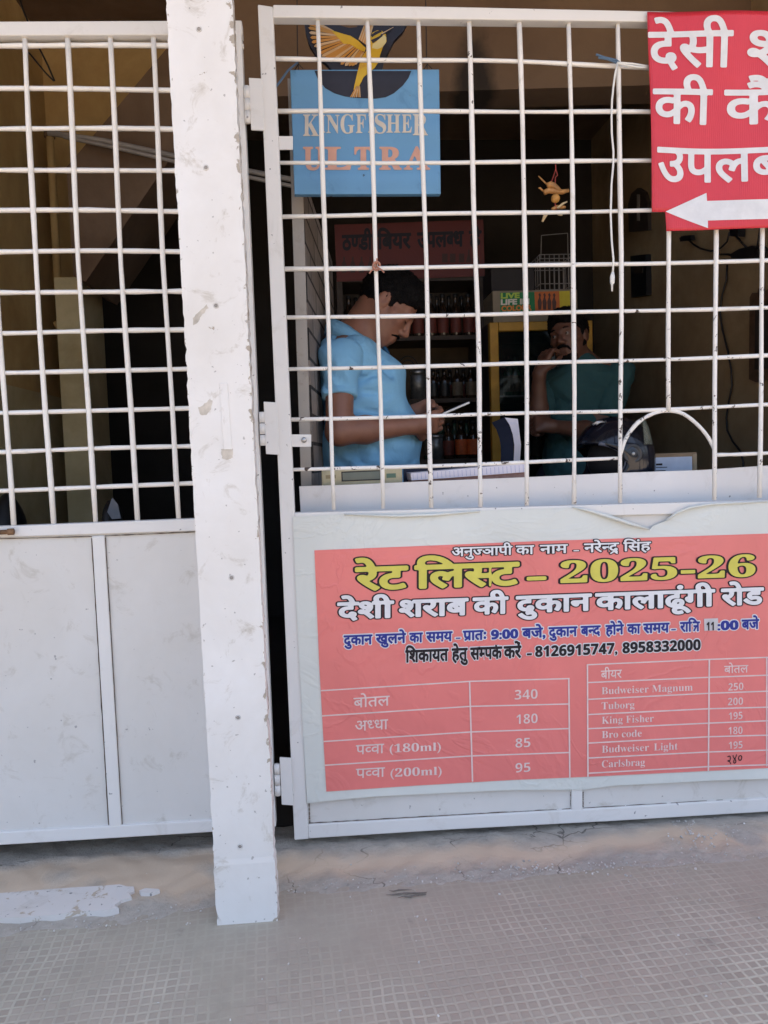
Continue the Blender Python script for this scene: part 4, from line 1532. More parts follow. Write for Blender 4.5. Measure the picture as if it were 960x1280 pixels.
st_ = MB()
for i in range(5):
    feather((500 + i * 12, 280 + i * 5), (470 + i * 10, 380 - i * 4), 1.2, 0.8, st_, yb_ - 0.0021)
st_.build('breast_streaks', M['bird_o'], sg)
for mbx, mt, nm in ((fe, 'bird_o', 'tail_feathers'), (tn, 'bird_t', 'tail_feathers'), (ye, 'bird_y', 'bird_body'), (cr_, 'bird_c', 'bird_throat'), (dk, 'sign_dark', 'bird_markings')):
    mbx.build(nm, M[mt], sg)
w1, w2 = MB(), MB()
ys_ = YS - 0.0004
for ch, x0, x1, bot_, h in (('K', 170, 256, 742, 118), ('I', 266, 290, 724, 98), ('N', 297, 368, 726, 100), ('G', 374, 450, 728, 104), ('F', 458, 512, 726, 102), ('I', 524, 548, 724, 98), ('S', 560, 622, 728, 104), ('H', 624, 700, 724, 100), ('E', 708, 762, 724, 100), ('R', 768, 850, 738, 116)):
    a, b_ = Z1(x0, bot_), Z1(x1, bot_)
    lettering([w1], serif(ch), a[0], a[1], b_[0], b_[1], h / 4.364, ys_, [0.004], cap=0.69, cell=1 / 56)
for ch, x0, x1 in (('U', 172, 272), ('L', 290, 432), ('T', 452, 545), ('R', 588, 705), ('A', 722, 858)):
    a, b_ = Z1(x0, 924), Z1(x1, 924)
    lettering([w2], serif(ch), a[0], a[1], b_[0], b_[1], 121 / 4.364, ys_, [0.02], cap=0.69, cell=1 / 56)
w1.build('lettering', plain('sign_cream', (0.66, 0.58, 0.48)), sg)
w2.build('lettering', plain('sign_pink', (0.66, 0.36, 0.27)), sg)
for x in (373, 534):
    mb = MB()
    tp_ = W(x - 2, -20, YS + 0.01)
    mb.tube([W(x, 92, YS + 0.01), W(x, 80, YS + 0.01), W(x - 1, 72, YS + 0.01), tp_, (tp_.x, YS + 0.01, ROOF_Z)], 0.0013, 6)
    mb.tube([W(x + 6, 86, YS + 0.009), W(x, 80, YS + 0.0095), W(x - 6, 90, YS + 0.009)], 0.0016, 6)
    mb.build('hanger_wire', M['black'], sg, True)
tag(MB().tube([W(372, 78, 0.1), W(360, 88, 0.06), W(350, 102, 0.02), W(343, 111, -0.003)], 0.003, 6).build('tie_wire', M['blue_wire']), 'blue tie wire slanting from the blue board to the gate stile', 'wire')

# ================================================================== LEMON AND CHILLI CHARM
YL = 0.035
ch = thing('lemon_chilli_charm', W(694, 250, YL), 'dried lemon and chillies on a red thread hanging behind the bars', 'charm')
M['dry_o'] = basic('dried_chilli', (0.42, 0.20, 0.06), 0.5, 0.3, 40)
M['dry_l'] = basic('dried_lemon', (0.45, 0.22, 0.05), 0.55, 0.25, 60)
M['dry_p'] = basic('pale_chilli', (0.55, 0.42, 0.24), 0.6, 0.2)
MB().tube([W(694, 201, YL), W(695, 212, YL), W(697, 219, YL), W(694, 222, YL), W(694, 232, YL), W(694, 256, YL), W(695, 262, YL)], 0.0013, 5).tube([W(695, 210, YL), W(692, 220, YL), W(688, 231, YL)], 0.0012, 5).build('thread', plain('red_thread', (0.35, 0.06, 0.05)), ch)
MB().ball(W(694.3, 248, YL), 0.0125, 14).build('lemon', M['dry_l'], ch, True)


def chilli(pts, r, mt, dy=0.0):
    P = [W(x, y, YL + dy) for x, y in pts]
    n = len(P)
    MB().tube(P, [r * (0.45 + 0.55 * math.sin(math.pi * (0.25 + 0.7 * i / (n - 1)))) for i in range(n)], 8).build('chilli', M[mt], ch, True)


chilli([(684, 232), (688, 230.5), (692, 232), (697, 236), (700, 238)], 0.0085, 'dry_o', -0.006)
chilli([(680, 241), (686, 238), (694, 239), (703, 240), (711, 238)], 0.0085, 'dry_o', -0.002)
chilli([(679, 239), (675, 235), (673, 235)], 0.003, 'dry_o')
chilli([(685, 232), (679, 226), (673, 220)], 0.0025, 'dry_o')
chilli([(690, 262), (696, 259), (703, 259), (707, 259)], 0.006, 'dry_o', 0.004)
chilli([(697, 260), (703, 255), (709, 252)], 0.0035, 'dry_p', -0.004)
chilli([(694, 264), (699, 268), (703, 269)], 0.004, 'dry_p')
chilli([(686, 264), (681, 270), (678, 277)], 0.0055, 'dry_p', -0.002)

# ================================================================== COUNTER AND WHAT STANDS ON IT
cb_top = [(374, 608), (440, 605.8), (508, 602.7), (657, 596.7), (718, 593.8), (777, 591), (880, 587.5), (960, 582), (1160, 574)]
ct = thing('shop_counter', W(660, 640, 0.1), 'white shop counter whose worn front board shows between bars and price list', 'counter')
ZC = W(660, 597, 0.1).z - 0.035
front = [W(x, y, 0.09) for x, y in cb_top]
poly = front + [Vector((front[-1].x, 0.09, 0.3)), Vector((front[0].x + 0.012, 0.09, 0.3))]
MB().prism(poly, 0.018).build('front_board', M['board'], ct)
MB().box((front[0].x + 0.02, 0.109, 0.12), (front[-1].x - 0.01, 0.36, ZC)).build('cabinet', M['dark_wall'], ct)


def px_box(mb, x0, y0, x1, y1, yd, dy, zbase=None):
    p, q = W(x0, y0, yd), W(x1, y1, yd)
    z0 = zbase if zbase is not None else min(p.z, q.z)
    return mb.box((p.x, yd, z0), (q.x, yd + dy, max(p.z, q.z)))


# weighing indicator
M['ivory'] = basic('aged_ivory_plastic', (0.52, 0.46, 0.30), 0.5, 0.12, 20)
M['lcd'] = basic('grey_green_lcd', (0.15, 0.18, 0.16), 0.15, 0.1)
p, q = W(402, 596, 0.135), W(503, 592, 0.135)
zt_ = W(450, 586.5, 0.135).z
sc = thing('scale_display', ((p.x + q.x) / 2, 0.135, ZC), 'ivory weighing scale display box on the counter below the seller in blue', 'scale')
MB().box((p.x, 0.135, ZC), (q.x, 0.20, zt_)).build('housing', M['ivory'], sc, bevel=0.004)
MB().plate([(428, 591), (428.5, 600.5), (475, 598.5), (474.5, 589)], 0.1338, 0.003).build('screen', M['lcd'], sc)
MB().plate([(426.5, 589.5), (427, 602), (476.5, 600), (476, 587.5)], 0.1344, 0.002).build('screen_frame', M['black'], sc)
MB().plate([(483, 592), (483.3, 597.5), (495, 597), (494.7, 591.5)], 0.134, 0.002).build('label_plate', plain('dull_green', (0.12, 0.20, 0.15)), sc)
MB().plate([(407, 594), (407.3, 598.5), (420, 598), (419.7, 593.5)], 0.134, 0.002).build('label_plate', plain('dull_brown', (0.30, 0.25, 0.15)), sc)
# ledger
M['paper'] = basic('ruled_paper', (0.74, 0.72, 0.80), 0.8, 0.04)
M['page_edge'] = basic('reddish_page_edges', (0.42, 0.25, 0.21), 0.8, 0.15, 60)
lp = W(585, 595, 0.16)
ld = thing('ledger', (lp.x, 0.16, ZC), 'open ledger with white ruled pages and reddish edges lying on the counter', 'book')
MB().plate([(514.5, 599.5), (515, 606), (660, 603), (659, 587.5), (600, 592)], 0.14, 0.10).build('page_block', M['page_edge'], ld)
mb = MB()
mb.plate([(513.5, 591.5), (514.5, 600.5), (560, 597.5), (600, 594.5), (659, 590), (658.5, 579.5), (600, 584), (560, 587.5)], 0.132, 0.12)
mb.build('pages', M['paper'], ld)
mb = MB()
for i in range(28):
    x = 516 + i * 5.1
    t = (x - 513.5) / 145
    mb.plate([(x, 592.3 - 11.4 * t), (x + 0.6, 599.6 - 9.8 * t), (x + 1.0, 599.6 - 9.8 * t), (x + 0.4, 592.3 - 11.4 * t)], 0.1312, 0.0006)
mb.build('ruling', plain('rule_blue', (0.35, 0.38, 0.62)), ld)
MB().plate([(505, 583), (505, 606), (662, 602), (661, 577), (600, 580)], 0.265, 0.02).build('cover', basic('navy_cover', (0.02, 0.022, 0.045), 0.6), ld)
# curled sheet standing behind the ledger
lsx = W(641, 578, 0.30)
cs = thing('curled_leaflet', (lsx.x, 0.30, ZC), 'curled white leaflet with a dark back standing at the end of the ledger', 'leaflet')
L_ = [(631, 522), (637, 531), (641, 543), (643, 556), (642.5, 570), (641, 604)]
Rr = [(646, 523), (647, 531), (648.5, 543), (650, 556), (649, 570), (647.5, 603)]
mb = MB()
fr = [W(x, y, 0.30) for x, y in L_]
bk = [W(x, y, 0.30) + Vector((0.012, 0.035, 0)) for x, y in Rr]
mb.add(fr + bk + [p_ + Vector((0, 0.0015, 0)) for p_ in fr] + [p_ + Vector((0, 0.0015, 0)) for p_ in bk], [(i, i + 1, i + 7, i + 6) for i in range(5)] + [(i + 12, i + 18, i + 19, i + 13) for i in range(5)] + [(0, 6, 18, 12), (5, 17, 23, 11)] + [(i, i + 12, i + 13, i + 1) for i in range(5)] + [(6 + i, 7 + i, 19 + i, 18 + i) for i in range(5)])
mb.build('white_page', M['paper'], cs)
mb = MB()
fr2 = [W(x - 1.2, y, 0.302) for x, y in L_]
bk2 = [p_ + Vector((-0.028, 0.05, -0.012)) for p_ in fr2]
mb.add(fr2 + bk2 + [p_ + Vector((0, 0.002, 0)) for p_ in fr2] + [p_ + Vector((0, 0.002, 0)) for p_ in bk2], [(i, i + 1, i + 7, i + 6) for i in range(5)] + [(i + 12, i + 18, i + 19, i + 13) for i in range(5)] + [(0, 6, 18, 12), (5, 17, 23, 11)] + [(i, i + 12, i + 13, i + 1) for i in range(5)] + [(6 + i, 7 + i, 19 + i, 18 + i) for i in range(5)])
mb.build('dark_page', basic('navy_leaf', (0.02, 0.025, 0.05), 0.5), cs)
mb = MB()
for k in range(5):
    y = 530 + k * 10
    mb.plate([(638 + k * 1.5, y), (638 + k * 1.5, y + 0.8), (649, y + 0.8), (649, y)], 0.297, 0.0006)
# carton with a label behind the helmet
M['carton'] = basic('brown_carton', (0.27, 0.19, 0.12), 0.85, 0.15, 15)
cp = W(836, 580, 0.30)
cx_ = thing('carton', (cp.x, 0.30, ZC), 'brown carton with a pale blue label on the counter right of the helmet', 'box')
mb = MB()
p, q = W(790, 568, 0.30), W(871, 566.5, 0.30)
mb.box((p.x, 0.30, ZC), (q.x, 0.36, p.z))
mb.build('carton_body', M['carton'], cx_, bevel=0.002)
MB().plate([(817, 572), (817.5, 612), (865.5, 610), (865, 570.5)], 0.2985, 0.001).build('label_sheet', plain('pale_blue_label', (0.50, 0.56, 0.68)), cx_)
mb = MB()
for (x0, x1, y, h) in ((819, 828, 579.5, 2.4), (818.5, 834, 583.8, 0.9), (818.5, 832, 588, 0.8)):
    mb.plate([(x0, y), (x0, y + h), (x1, y + h - 0.3), (x1, y - 0.3)], 0.2974, 0.0006)
mb.build('print_lines', M['ink_black'], cx_)
MB().plate([(866.5, 568), (867, 612), (871.5, 611), (871, 567)], 0.2988, 0.001).build('tape_edge', basic('carton_tape', (0.33, 0.25, 0.16), 0.4), cx_)

# ------------------------------------------------------------------ helmet
HY = 0.235
hc = W(767, 569, HY)
hm = thing('motorcycle_helmet', (hc.x, HY, ZC), 'glossy black motorcycle helmet with open face and round visor pivot on the counter', 'helmet')
M['gloss'] = basic('gloss_black_shell', (0.008, 0.010, 0.018), 0.12, 0.3, 5, 0, 0.02, 40, 0.5)
M['matte'] = basic('matte_black_lining', (0.006, 0.006, 0.008), 0.9, 0.2)
HC = np.array([hc.x, HY, hc.z - 0.004])
sx = 0.124
prims = [ell(HC, (sx, 0.120, 0.124), 0.02), ell(HC + (0.012, 0, -0.06), (0.108, 0.108, 0.090), 0.03), cone(HC + (-0.095, -0.05, -0.085), HC + (-0.095, 0.05, -0.085), 0.03, 0.03, 0.03),
         cut(ell(HC + (-0.100, -0.045, -0.018), (0.105, 0.16, 0.056), 0.012)), cut(ell(HC + (0.0, 0, -0.03), (0.085, 0.09, 0.10), 0.01))]
sdf_object('shell', prims, 0.005, M['gloss'], hm, post=lambda D, x, y, z: np.maximum(D, (ZC + 0.001) - z))
mb = MB()
mb.ball(HC + np.array((0.0, 0.0, -0.01)), (0.080, 0.088, 0.085), 20)
mb.build('lining', M['matte'], hm, True)
# rim of the face opening
mb = MB()
mb.tube([HC + np.array((-0.100 + 0.100 * math.cos(a), -0.102 + 0.05 * (1 - math.cos(a)) * 0.4, -0.018 + 0.060 * math.sin(a))) for a in np.linspace(-1.2, 1.35, 16)], 0.006, 8)
mb.build('opening_rim', basic('rubber_trim', (0.10, 0.11, 0.15), 0.35), hm, True)
pv = W(791, 567, HY - 0.115)
axv = (Vector((1, 0, 0)), Vector((0, 0, 1)), Vector((0, -1, 0)))
pm = MB().lathe(pv, [(0.030, -0.014), (0.030, 0.0), (0.027, 0.003), (0.021, 0.003), (0.020, 0.001), (0.012, 0.001), (0.011, 0.004), (0.005, 0.005)], 22, axv).build('visor_pivot', basic('dark_grey_pivot', (0.035, 0.038, 0.045), 0.35), hm, True)
MB().lathe(pv + Vector((0, -0.005, 0)), [(0.0052, 0), (0.004, 0.002)], 12, axv).build('pivot_screw', M['steel'], hm, True)
mb = MB()
for k in range(2):
    mb.tube([W(741 + 4 * k, 531 - 0.5 * k, HY - 0.05 - 0.004 * k), W(746 + 4 * k, 527.5, HY - 0.052), W(753 + 3 * k, 526.5 + k, HY - 0.05)], 0.0035, 6)
mb.tube([W(757, 526, HY - 0.045), W(760, 532, HY - 0.06)], 0.002, 6)
mb.build('vent', M['steel'], hm, True)
MB().lathe(W(790, 587, HY - 0.108), [(0.004, -0.01), (0.004, 0.003), (0.002, 0.004)], 10, axv).build('snap_button', M['steel'], hm, True)
m, nt, b = new_mat('smoke_visor')
b.inputs['Base Color'].default_value = (0.25, 0.27, 0.22, 1)
b.inputs['Roughness'].default_value = 0.08
b.inputs['Alpha'].default_value = 0.35
M['visor'] = m
mb = MB()
va = np.linspace(-1.35, 1.35, 15)
vb = np.linspace(0.25, 0.95, 7)
for bb in vb:
    for aa in va:
        mb.v.append(tuple(HC + np.array((0.03 + 0.125 * math.cos(bb) * math.cos(aa) * 0.65, 0.128 * math.sin(aa), 0.0 + 0.135 * math.sin(bb)))))
for i in range(len(vb) - 1):
    for j in range(len(va) - 1):
        k = i * len(va) + j
        mb.f.append((k, k + 1, k + 1 + len(va), k + len(va)))
vo = mb.build('visor', M['visor'], hm, True)
sm_ = vo.modifiers.new('thickness', 'SOLIDIFY')
sm_.thickness = 0.002

# ================================================================== BACK OF THE SHOP
# shelf unit
YSH = 1.95
M['shelf_wood'] = basic('dark_shelf_board', (0.055, 0.04, 0.032), 0.7, 0.25, 12)
M['shelf_back'] = basic('shelf_back_panel', (0.085, 0.06, 0.036), 0.8, 0.2, 6)
M['shelf_grey'] = basic('shelf_grey_panel', (0.11, 0.10, 0.095), 0.8, 0.15, 6)
su = thing('shelf_unit', (W(515, 600, YSH).x, YSH, 0.12), 'dark wooden bottle shelves against the back wall behind the seller', 'shelves')
xs0, xs1 = W(424, 450, YSH).x, W(606, 450, YSH).x
zs_ = [W(515, y, YSH).z for y in (346, 420, 499, 575, 655)]
for xx in (xs0, xs1 - 0.03):
    MB().box((xx, YSH, 0.12), (xx + 0.03, YSH + 0.3, zs_[0] + 0.0)).build('upright', M['shelf_wood'], su)
for z in zs_:
    MB().box((xs0 + 0.031, YSH + 0.003, z - 0.022), (xs1 - 0.031, YSH + 0.296, z)).build('shelf_board', M['shelf_wood'], su)
MB().box((xs0 + 0.031, YSH + 0.297, zs_[1]), (xs1 - 0.031, YSH + 0.305, zs_[0])).build('back_panel', M['shelf_grey'], su)
MB().box((xs0 + 0.031, YSH + 0.297, 0.2), (xs1 - 0.031, YSH + 0.305, zs_[1] - 0.001)).build('back_panel', M['shelf_back'], su)

# bottles: one of each kind, then copies
M['glass_dark'] = basic('dark_brown_glass', (0.030, 0.018, 0.012), 0.15, 0.2, 10, 0, 0, 60, 0.6)
M['glass_green'] = basic('green_glass', (0.03, 0.075, 0.05), 0.15, 0.2, 10, 0, 0, 60, 0.6)
M['lab_red'] = basic('red_label', (0.14, 0.03, 0.02), 0.6, 0.2, 60)
M['lab_or'] = basic('orange_label', (0.55, 0.11, 0.03), 0.6, 0.15, 60)
M['lab_cream'] = basic('cream_label', (0.13, 0.105, 0.075), 0.6, 0.2, 60)
M['jar'] = basic('grey_tin', (0.20, 0.21, 0.22), 0.35, 0.2, 60, 0.6)


def bottle(name, body, lab, h, r, label, group, cat='bottle'):
    t = thing(name, (0, 0, 0), label, cat, group)
    prof = [(r * 0.9, 0), (r, h * 0.03), (r, h * 0.58), (r * 0.85, h * 0.66), (r * 0.42, h * 0.78), (r * 0.36, h * 0.92), (r * 0.42, h * 0.93), (r * 0.42, h)]
    MB().lathe((0, 0, 0), prof, 14).build('glass_body', body, t, True)
    MB().lathe((0, 0, 0), [(r * 1.02, h * 0.10), (r * 1.03, h * 0.11), (r * 1.03, h * 0.50), (r * 1.02, h * 0.51)], 14).build('paper_label', lab, t, True)
    MB().lathe((0, 0, 0), [(r * 0.46, h * 0.93), (r * 0.47, h * 1.01), (r * 0.3, h * 1.02)], 10).build('cap', M['black'], t, True)
    return t


def tin(name, mat, h, r, label, group, cat='jar'):
    t = thing(name, (0, 0, 0), label, cat, group)
    MB().lathe((0, 0, 0), [(r, 0), (r, h * 0.82), (r * 0.9, h * 0.86)], 16).build('body', mat, t, True)
    MB().lathe((0, 0, 0), [(r * 0.93, h * 0.85), (r * 0.95, h), (r * 0.8, h * 1.02)], 16).build('lid', M['steel'], t, True)
    return t


def row(proto, xs_, zi, yoff=0.08):
    first = True
    for x in xs_:
        p_ = W(x, 500, YSH + yoff)
        # keep the pixel column at the right height
        for _ in range(3):
            zz = zs_[zi]
            d = ray(x, 640 - 0)
        loc = (W(x, {1: 418, 2: 497, 3: 573, 0: 345}[zi], YSH + yoff).x, YSH + yoff, zs_[zi] + 0.0005)
        if first:
            proto.location = loc
            first = False
        else:
            dup(proto, loc)


row(bottle('liquor_bottle', M['glass_dark'], M['lab_red'], 0.225, 0.030, 'dark red-labelled bottle in the close row on the upper shelf', 'red-labelled bottles on the upper shelf'), [437, 454, 473, 491, 507, 523, 539, 554, 570, 586, 598], 1)
row(bottle('liquor_bottle', M['glass_dark'], M['lab_cream'], 0.175, 0.029, 'dark cream-labelled bottle on the middle shelf right of the grey jar', 'cream-labelled bottles on the middle shelf'), [572, 589], 2)
jr = tin('storage_jar', M['jar'], 0.155, 0.040, 'grey metal jar on the middle shelf left of the cream-labelled bottles', None)
row(jr, [523], 2)
row(bottle('liquor_bottle', M['glass_dark'], M['black'], 0.165, 0.027, 'black-labelled bottle on the middle shelf beside the grey jar', 'black-labelled bottles on the middle shelf'), [542, 556], 2)
row(bottle('liquor_bottle', M['glass_green'], M['lab_red'], 0.16, 0.024, 'small green bottle at the right end of the middle shelf', None), [600], 2)
row(bottle('liquor_bottle', M['glass_dark'], M['lab_or'], 0.20, 0.033, 'bright orange-labelled bottle on the lower shelf', 'orange-labelled bottles on the lower shelf'), [577, 592], 3)
row(bottle('liquor_bottle', M['glass_dark'], M['lab_red'], 0.19, 0.031, 'dark red-labelled bottle on the lower shelf left of the orange-labelled ones', None), [561], 3)
row(tin('storage_jar', M['jar'], 0.13, 0.042, 'grey metal jar on the lower shelf under the seller’s phone', None), [545], 3)
row(bottle('liquor_bottle', M['glass_dark'], M['lab_red'], 0.17, 0.024, 'red-labelled bottle in the rear row of the middle shelf', 'bottles in the rear row of the middle shelf'), [533, 548, 563, 580, 596], 2, 0.2)
row(bottle('liquor_bottle', M['glass_green'], M['lab_cream'], 0.21, 0.026, 'green bottle in the rear row of the lower shelf', 'green bottles in the rear row of the lower shelf'), [536, 553, 569, 584, 599], 3, 0.2)
row(bottle('liquor_bottle', M['glass_dark'], M['lab_cream'], 0.24, 0.024, 'tall cream-labelled bottle in the rear row of the upper shelf', 'tall bottles in the rear row of the upper shelf'), [446, 500, 516, 531, 547, 562, 578, 593], 1, 0.2)
# wire rack hoop on the middle shelf
tg = thing('wire_hoop', W(510, 456, YSH + 0.05), 'dark wire hoop standing on the middle shelf above the phone', 'rack')
mb = MB()
for rr in (1.0, 0.7):
    mb.tube([W(510 - 13 * rr * math.cos(a), 462 - 17 * rr * math.sin(a), YSH + 0.06) for a in np.linspace(0, math.pi, 10)], 0.003, 6)
mb.tube([W(497, 462, YSH + 0.06), (W(497, 462, YSH + 0.06).x, YSH + 0.06, zs_[2])], 0.003, 6).tube([W(523, 462, YSH + 0.06), (W(523, 462, YSH + 0.06).x, YSH + 0.06, zs_[2])], 0.003, 6)
mb.build('hoop', M['black'], tg, True)

# red beer banner above the shelves
YI = YSH - 0.006
ib = thing('cold_beer_banner', W(511, 350, YI), 'dark red banner with black lettering above the bottle shelves inside the shop', 'banner')
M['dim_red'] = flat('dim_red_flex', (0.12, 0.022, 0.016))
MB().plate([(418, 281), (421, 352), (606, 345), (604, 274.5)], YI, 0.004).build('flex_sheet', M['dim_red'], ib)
il = MB()
for tk, a, b_, y0, y1 in (([u'ठ', H(u'ण'), u'डी'], 428, 465, 312.5, 311.2), ([u'िबयर'], 472, 513, 311, 309.6), ([u'उपल', H(u'ब'), u'ध'], 522, 579, 309.2, 307.3), ([u'है'], 587, 601, 307, 306.5)):
    lettering([il], tk, a, y0, b_, y1, 17.5, YI - 0.0005, [0.04])
il.build('lettering', M['ink_black'], ib)
mb = MB()
for x in (430, 441, 452, 463):
    mb.plate([(x - 3, 341), (x - 3, 330), (x - 1, 326), (x - 1, 321), (x + 1, 321), (x + 1, 326), (x + 3, 330), (x + 3, 341)], YI - 0.0012, 0.0008)
for x in (556, 566, 577):
    mb.plate([(x - 3.4, 328), (x - 3.4, 317), (x + 3.4, 317), (x + 3.4, 328)], YI - 0.0012, 0.0008)
for x in (586, 596):
    mb.plate([(x - 3.6, 328), (x - 1, 318), (x - 1, 312), (x + 1, 312), (x + 1, 318), (x + 3.6, 328)], YI - 0.0012, 0.0008)
mb.build('bottle_picture', plain('dark_print', (0.06, 0.025, 0.02)), ib)

# fridge
YF = 1.72
fx0, fx1 = W(614, 500, YF).x, W(742, 500, YF).x
fz1 = W(660, 402, YF).z
fr = thing('fridge', ((fx0 + fx1) / 2, YF, 0.12), 'yellow framed glass door fridge at the back right of the shop', 'fridge')
M['fridge_body'] = basic('fridge_dark', (0.03, 0.028, 0.028), 0.5)
M['yellow'] = basic('yellow_door_frame', (0.50, 0.27, 0.03), 0.5, 0.15, 10)
mb = MB()
mb.box((fx0, YF + 0.05, 0.12), (fx0 + 0.02, YF + 0.55, fz1)).box((fx1 - 0.02, YF + 0.05, 0.12), (fx1, YF + 0.55, fz1)).box((fx0 + 0.021, YF + 0.53, 0.12), (fx1 - 0.021, YF + 0.55, fz1)).box((fx0 + 0.021, YF + 0.05, fz1 - 0.03), (fx1 - 0.021, YF + 0.529, fz1)).box((fx0 + 0.021, YF + 0.05, 0.12), (fx1 - 0.021, YF + 0.529, 0.3))
mb.build('cabinet', M['fridge_body'], fr)
jw = 0.044
MB().box((fx0, YF, 0.14), (fx0 + jw, YF + 0.045, fz1)).box((fx1 - jw, YF, 0.14), (fx1, YF + 0.045, fz1)).box((fx0 + jw + 0.001, YF, fz1 - jw), (fx1 - jw - 0.001, YF + 0.045, fz1)).box((fx0 + jw + 0.001, YF, 0.14), (fx1 - jw - 0.001, YF + 0.045, 0.34)).build('door_frame', M['yellow'], fr, bevel=0.004)
m, nt, b = new_mat('fridge_glass')
b.inputs['Base Color'].default_value = (0.02, 0.03, 0.028, 1)
b.inputs['Roughness'].default_value = 0.06
b.inputs['Alpha'].default_value = 0.25
M['pane'] = m
MB().box((fx0 + jw, YF + 0.02, 0.34), (fx1 - jw, YF + 0.026, fz1 - jw)).build('glass_pane', M['pane'], fr)
zf = [W(660, y, YF + 0.25).z for y in (497, 575)]
for z in zf:
    MB().box((fx0 + 0.022, YF + 0.07, z - 0.008), (fx1 - 0.022, YF + 0.52, z)).build('fridge_shelf', M['steel'], fr)
fb = None
for k, z in enumerate(zf):
    for x in (636, 645, 657, 672, 688):
        loc = (W(x, 500, YF + 0.12).x, YF + 0.12 + 0.02 * k, z + 0.0005)
        if fb is None:
            fb = bottle('chilled_bottle', M['glass_green'], M['lab_cream'], 0.20, 0.026, 'green glass bottle standing behind the fridge door', 'green bottles in the fridge')
            fb.location = loc
        else:
            dup(fb, loc)

# advertising box on the fridge
YA = YF + 0.01
ax0, ax1 = W(616, 380, YA).x, W(722, 380, YA).x
az1 = W(665, 362.5, YA).z
ab = thing('sign_box', ((ax0 + ax1) / 2, YA, fz1), 'cream sign box with green and orange LIVE LIFE print on top of the fridge', 'sign')
MB().box((ax0, YA, fz1 + 0.0005), (ax1, YA + 0.3, az1)).build('housing', basic('cream_housing', (0.24, 0.20, 0.14), 0.6), ab, bevel=0.004)
yq = YA - 0.0015
c1, c2, c3, c4, c5 = MB(), MB(), MB(), MB(), MB()
c1.plate([(625, 366), (625.5, 390), (669, 388.5), (668, 365)], yq, 0.001)
c2.plate([(668, 364.8), (669, 388.5), (700, 388), (699, 364)], yq, 0.001)
c3.plate([(699, 364), (700, 388), (713, 387.5), (712, 363.5)], yq, 0.001)
c1.plate([(655, 376), (668, 388), (667, 390), (645, 389.5)], yq - 0.001, 0.0006)
for k in range(4):
    x = 673 + k * 6
    c4.plate([(x, 387), (x - 1, 377), (x + 1, 371), (x, 368), (x + 2, 366), (x + 3.4, 369), (x + 2.6, 372), (x + 4.4, 378), (x + 3.5, 387)], yq - 0.001, 0.0006)
for mbx, col, nm in ((c1, (0.02, 0.20, 0.07), 'green_print'), (c2, (0.55, 0.15, 0.04), 'orange_print'), (c3, (0.60, 0.50, 0.04), 'yellow_print'), (c4, (0.10, 0.05, 0.04), 'figure_print')):
    mbx.build(nm, plain(nm, col), ab)
t1, t2, t3 = MB(), MB(), MB()
lettering([t1], 'LIVE', 626.5, 373, 649, 372.2, 6.5, yq - 0.0012, [0.05], cap=0.73)
lettering([t2], 'LIFE IN', 626.5, 381, 661, 379.8, 6.8, yq - 0.0012, [0.05], cap=0.73)
lettering([t3], 'COLOUR', 627, 389, 664, 387.5, 6.8, yq - 0.0012, [0.05], cap=0.73)
t1.build('lettering', plain('lime_print', (0.45, 0.62, 0.10)), ab)
t2.build('lettering', plain('white_letters', (0.72, 0.70, 0.62)), ab)
t3.build('lettering', plain('orange_letters', (0.72, 0.25, 0.06)), ab)
# dark carton and wire basket above
dc0, dc1 = W(614, 350, YF + 0.03), W(668, 350, YF + 0.03)
dcz = W(640, 336, YF + 0.03).z
tag(MB().box((dc0.x, YF + 0.03, az1 + 0.0005), (dc1.x, YF + 0.25, dcz)).build('dark_carton', basic('dark_carton', (0.035, 0.03, 0.03), 0.8), bevel=0.003), 'dark carton on the sign box left of the wire basket', 'box')
wb = thing('wire_basket', W(695, 362, YF + 0.05), 'grey wire basket with a tall handle standing on the sign box', 'basket')
mb = MB()
zb0, zb1 = az1 + 0.004, W(695, 318, YF + 0.03).z
bx0, bx1 = W(675, 340, YF + 0.03).x, W(717, 340, YF + 0.03).x
yb0, yb1 = YF + 0.03, YF + 0.20
rw = 0.0026
for k in range(8):
    x = bx0 + (bx1 - bx0) * k / 7
    for yy in (yb0, yb1):
        mb.tube([(x, yy, zb0), (x, yy, zb1)], rw, 5)
for k in range(1, 4):
    yy = yb0 + (yb1 - yb0) * k / 4
    for x in (bx0, bx1):
        mb.tube([(x, yy, zb0), (x, yy, zb1)], rw, 5)
for z in (zb0, zb0 + 0.03, (zb0 + zb1) / 2 + 0.05, zb1 - 0.02, zb1):
    mb.tube([(bx0, yb0, z), (bx1, yb0, z), (bx1, yb1, z), (bx0, yb1, z), (bx0, yb0, z)], rw, 5)
mb.build('wire_mesh', M['dusty'], wb, True)
zh = W(695, 293, YF + 0.1).z
MB().tube([(bx0 + 0.03, (yb0 + yb1) / 2, zb1), (bx0 + 0.035, (yb0 + yb1) / 2, zh), (bx1, (yb0 + yb1) / 2, zh + 0.01), (bx1, (yb0 + yb1) / 2, zb1)], rw, 6).build('handle', M['dusty'], wb, True)

# things on the right-hand wall
def on_wall(poly, off, mb, th=0.01):
    f_ = [PW(x, y, off) for x, y in poly]
    n = len(f_)
    bk_ = [p_ - wnrm * th for p_ in f_]
    mb.add(f_ + bk_, [tuple(range(n)), tuple(range(2 * n - 1, n - 1, -1))] + [(i, i + n, (i + 1) % n + n, (i + 1) % n) for i in range(n)])
    return mb


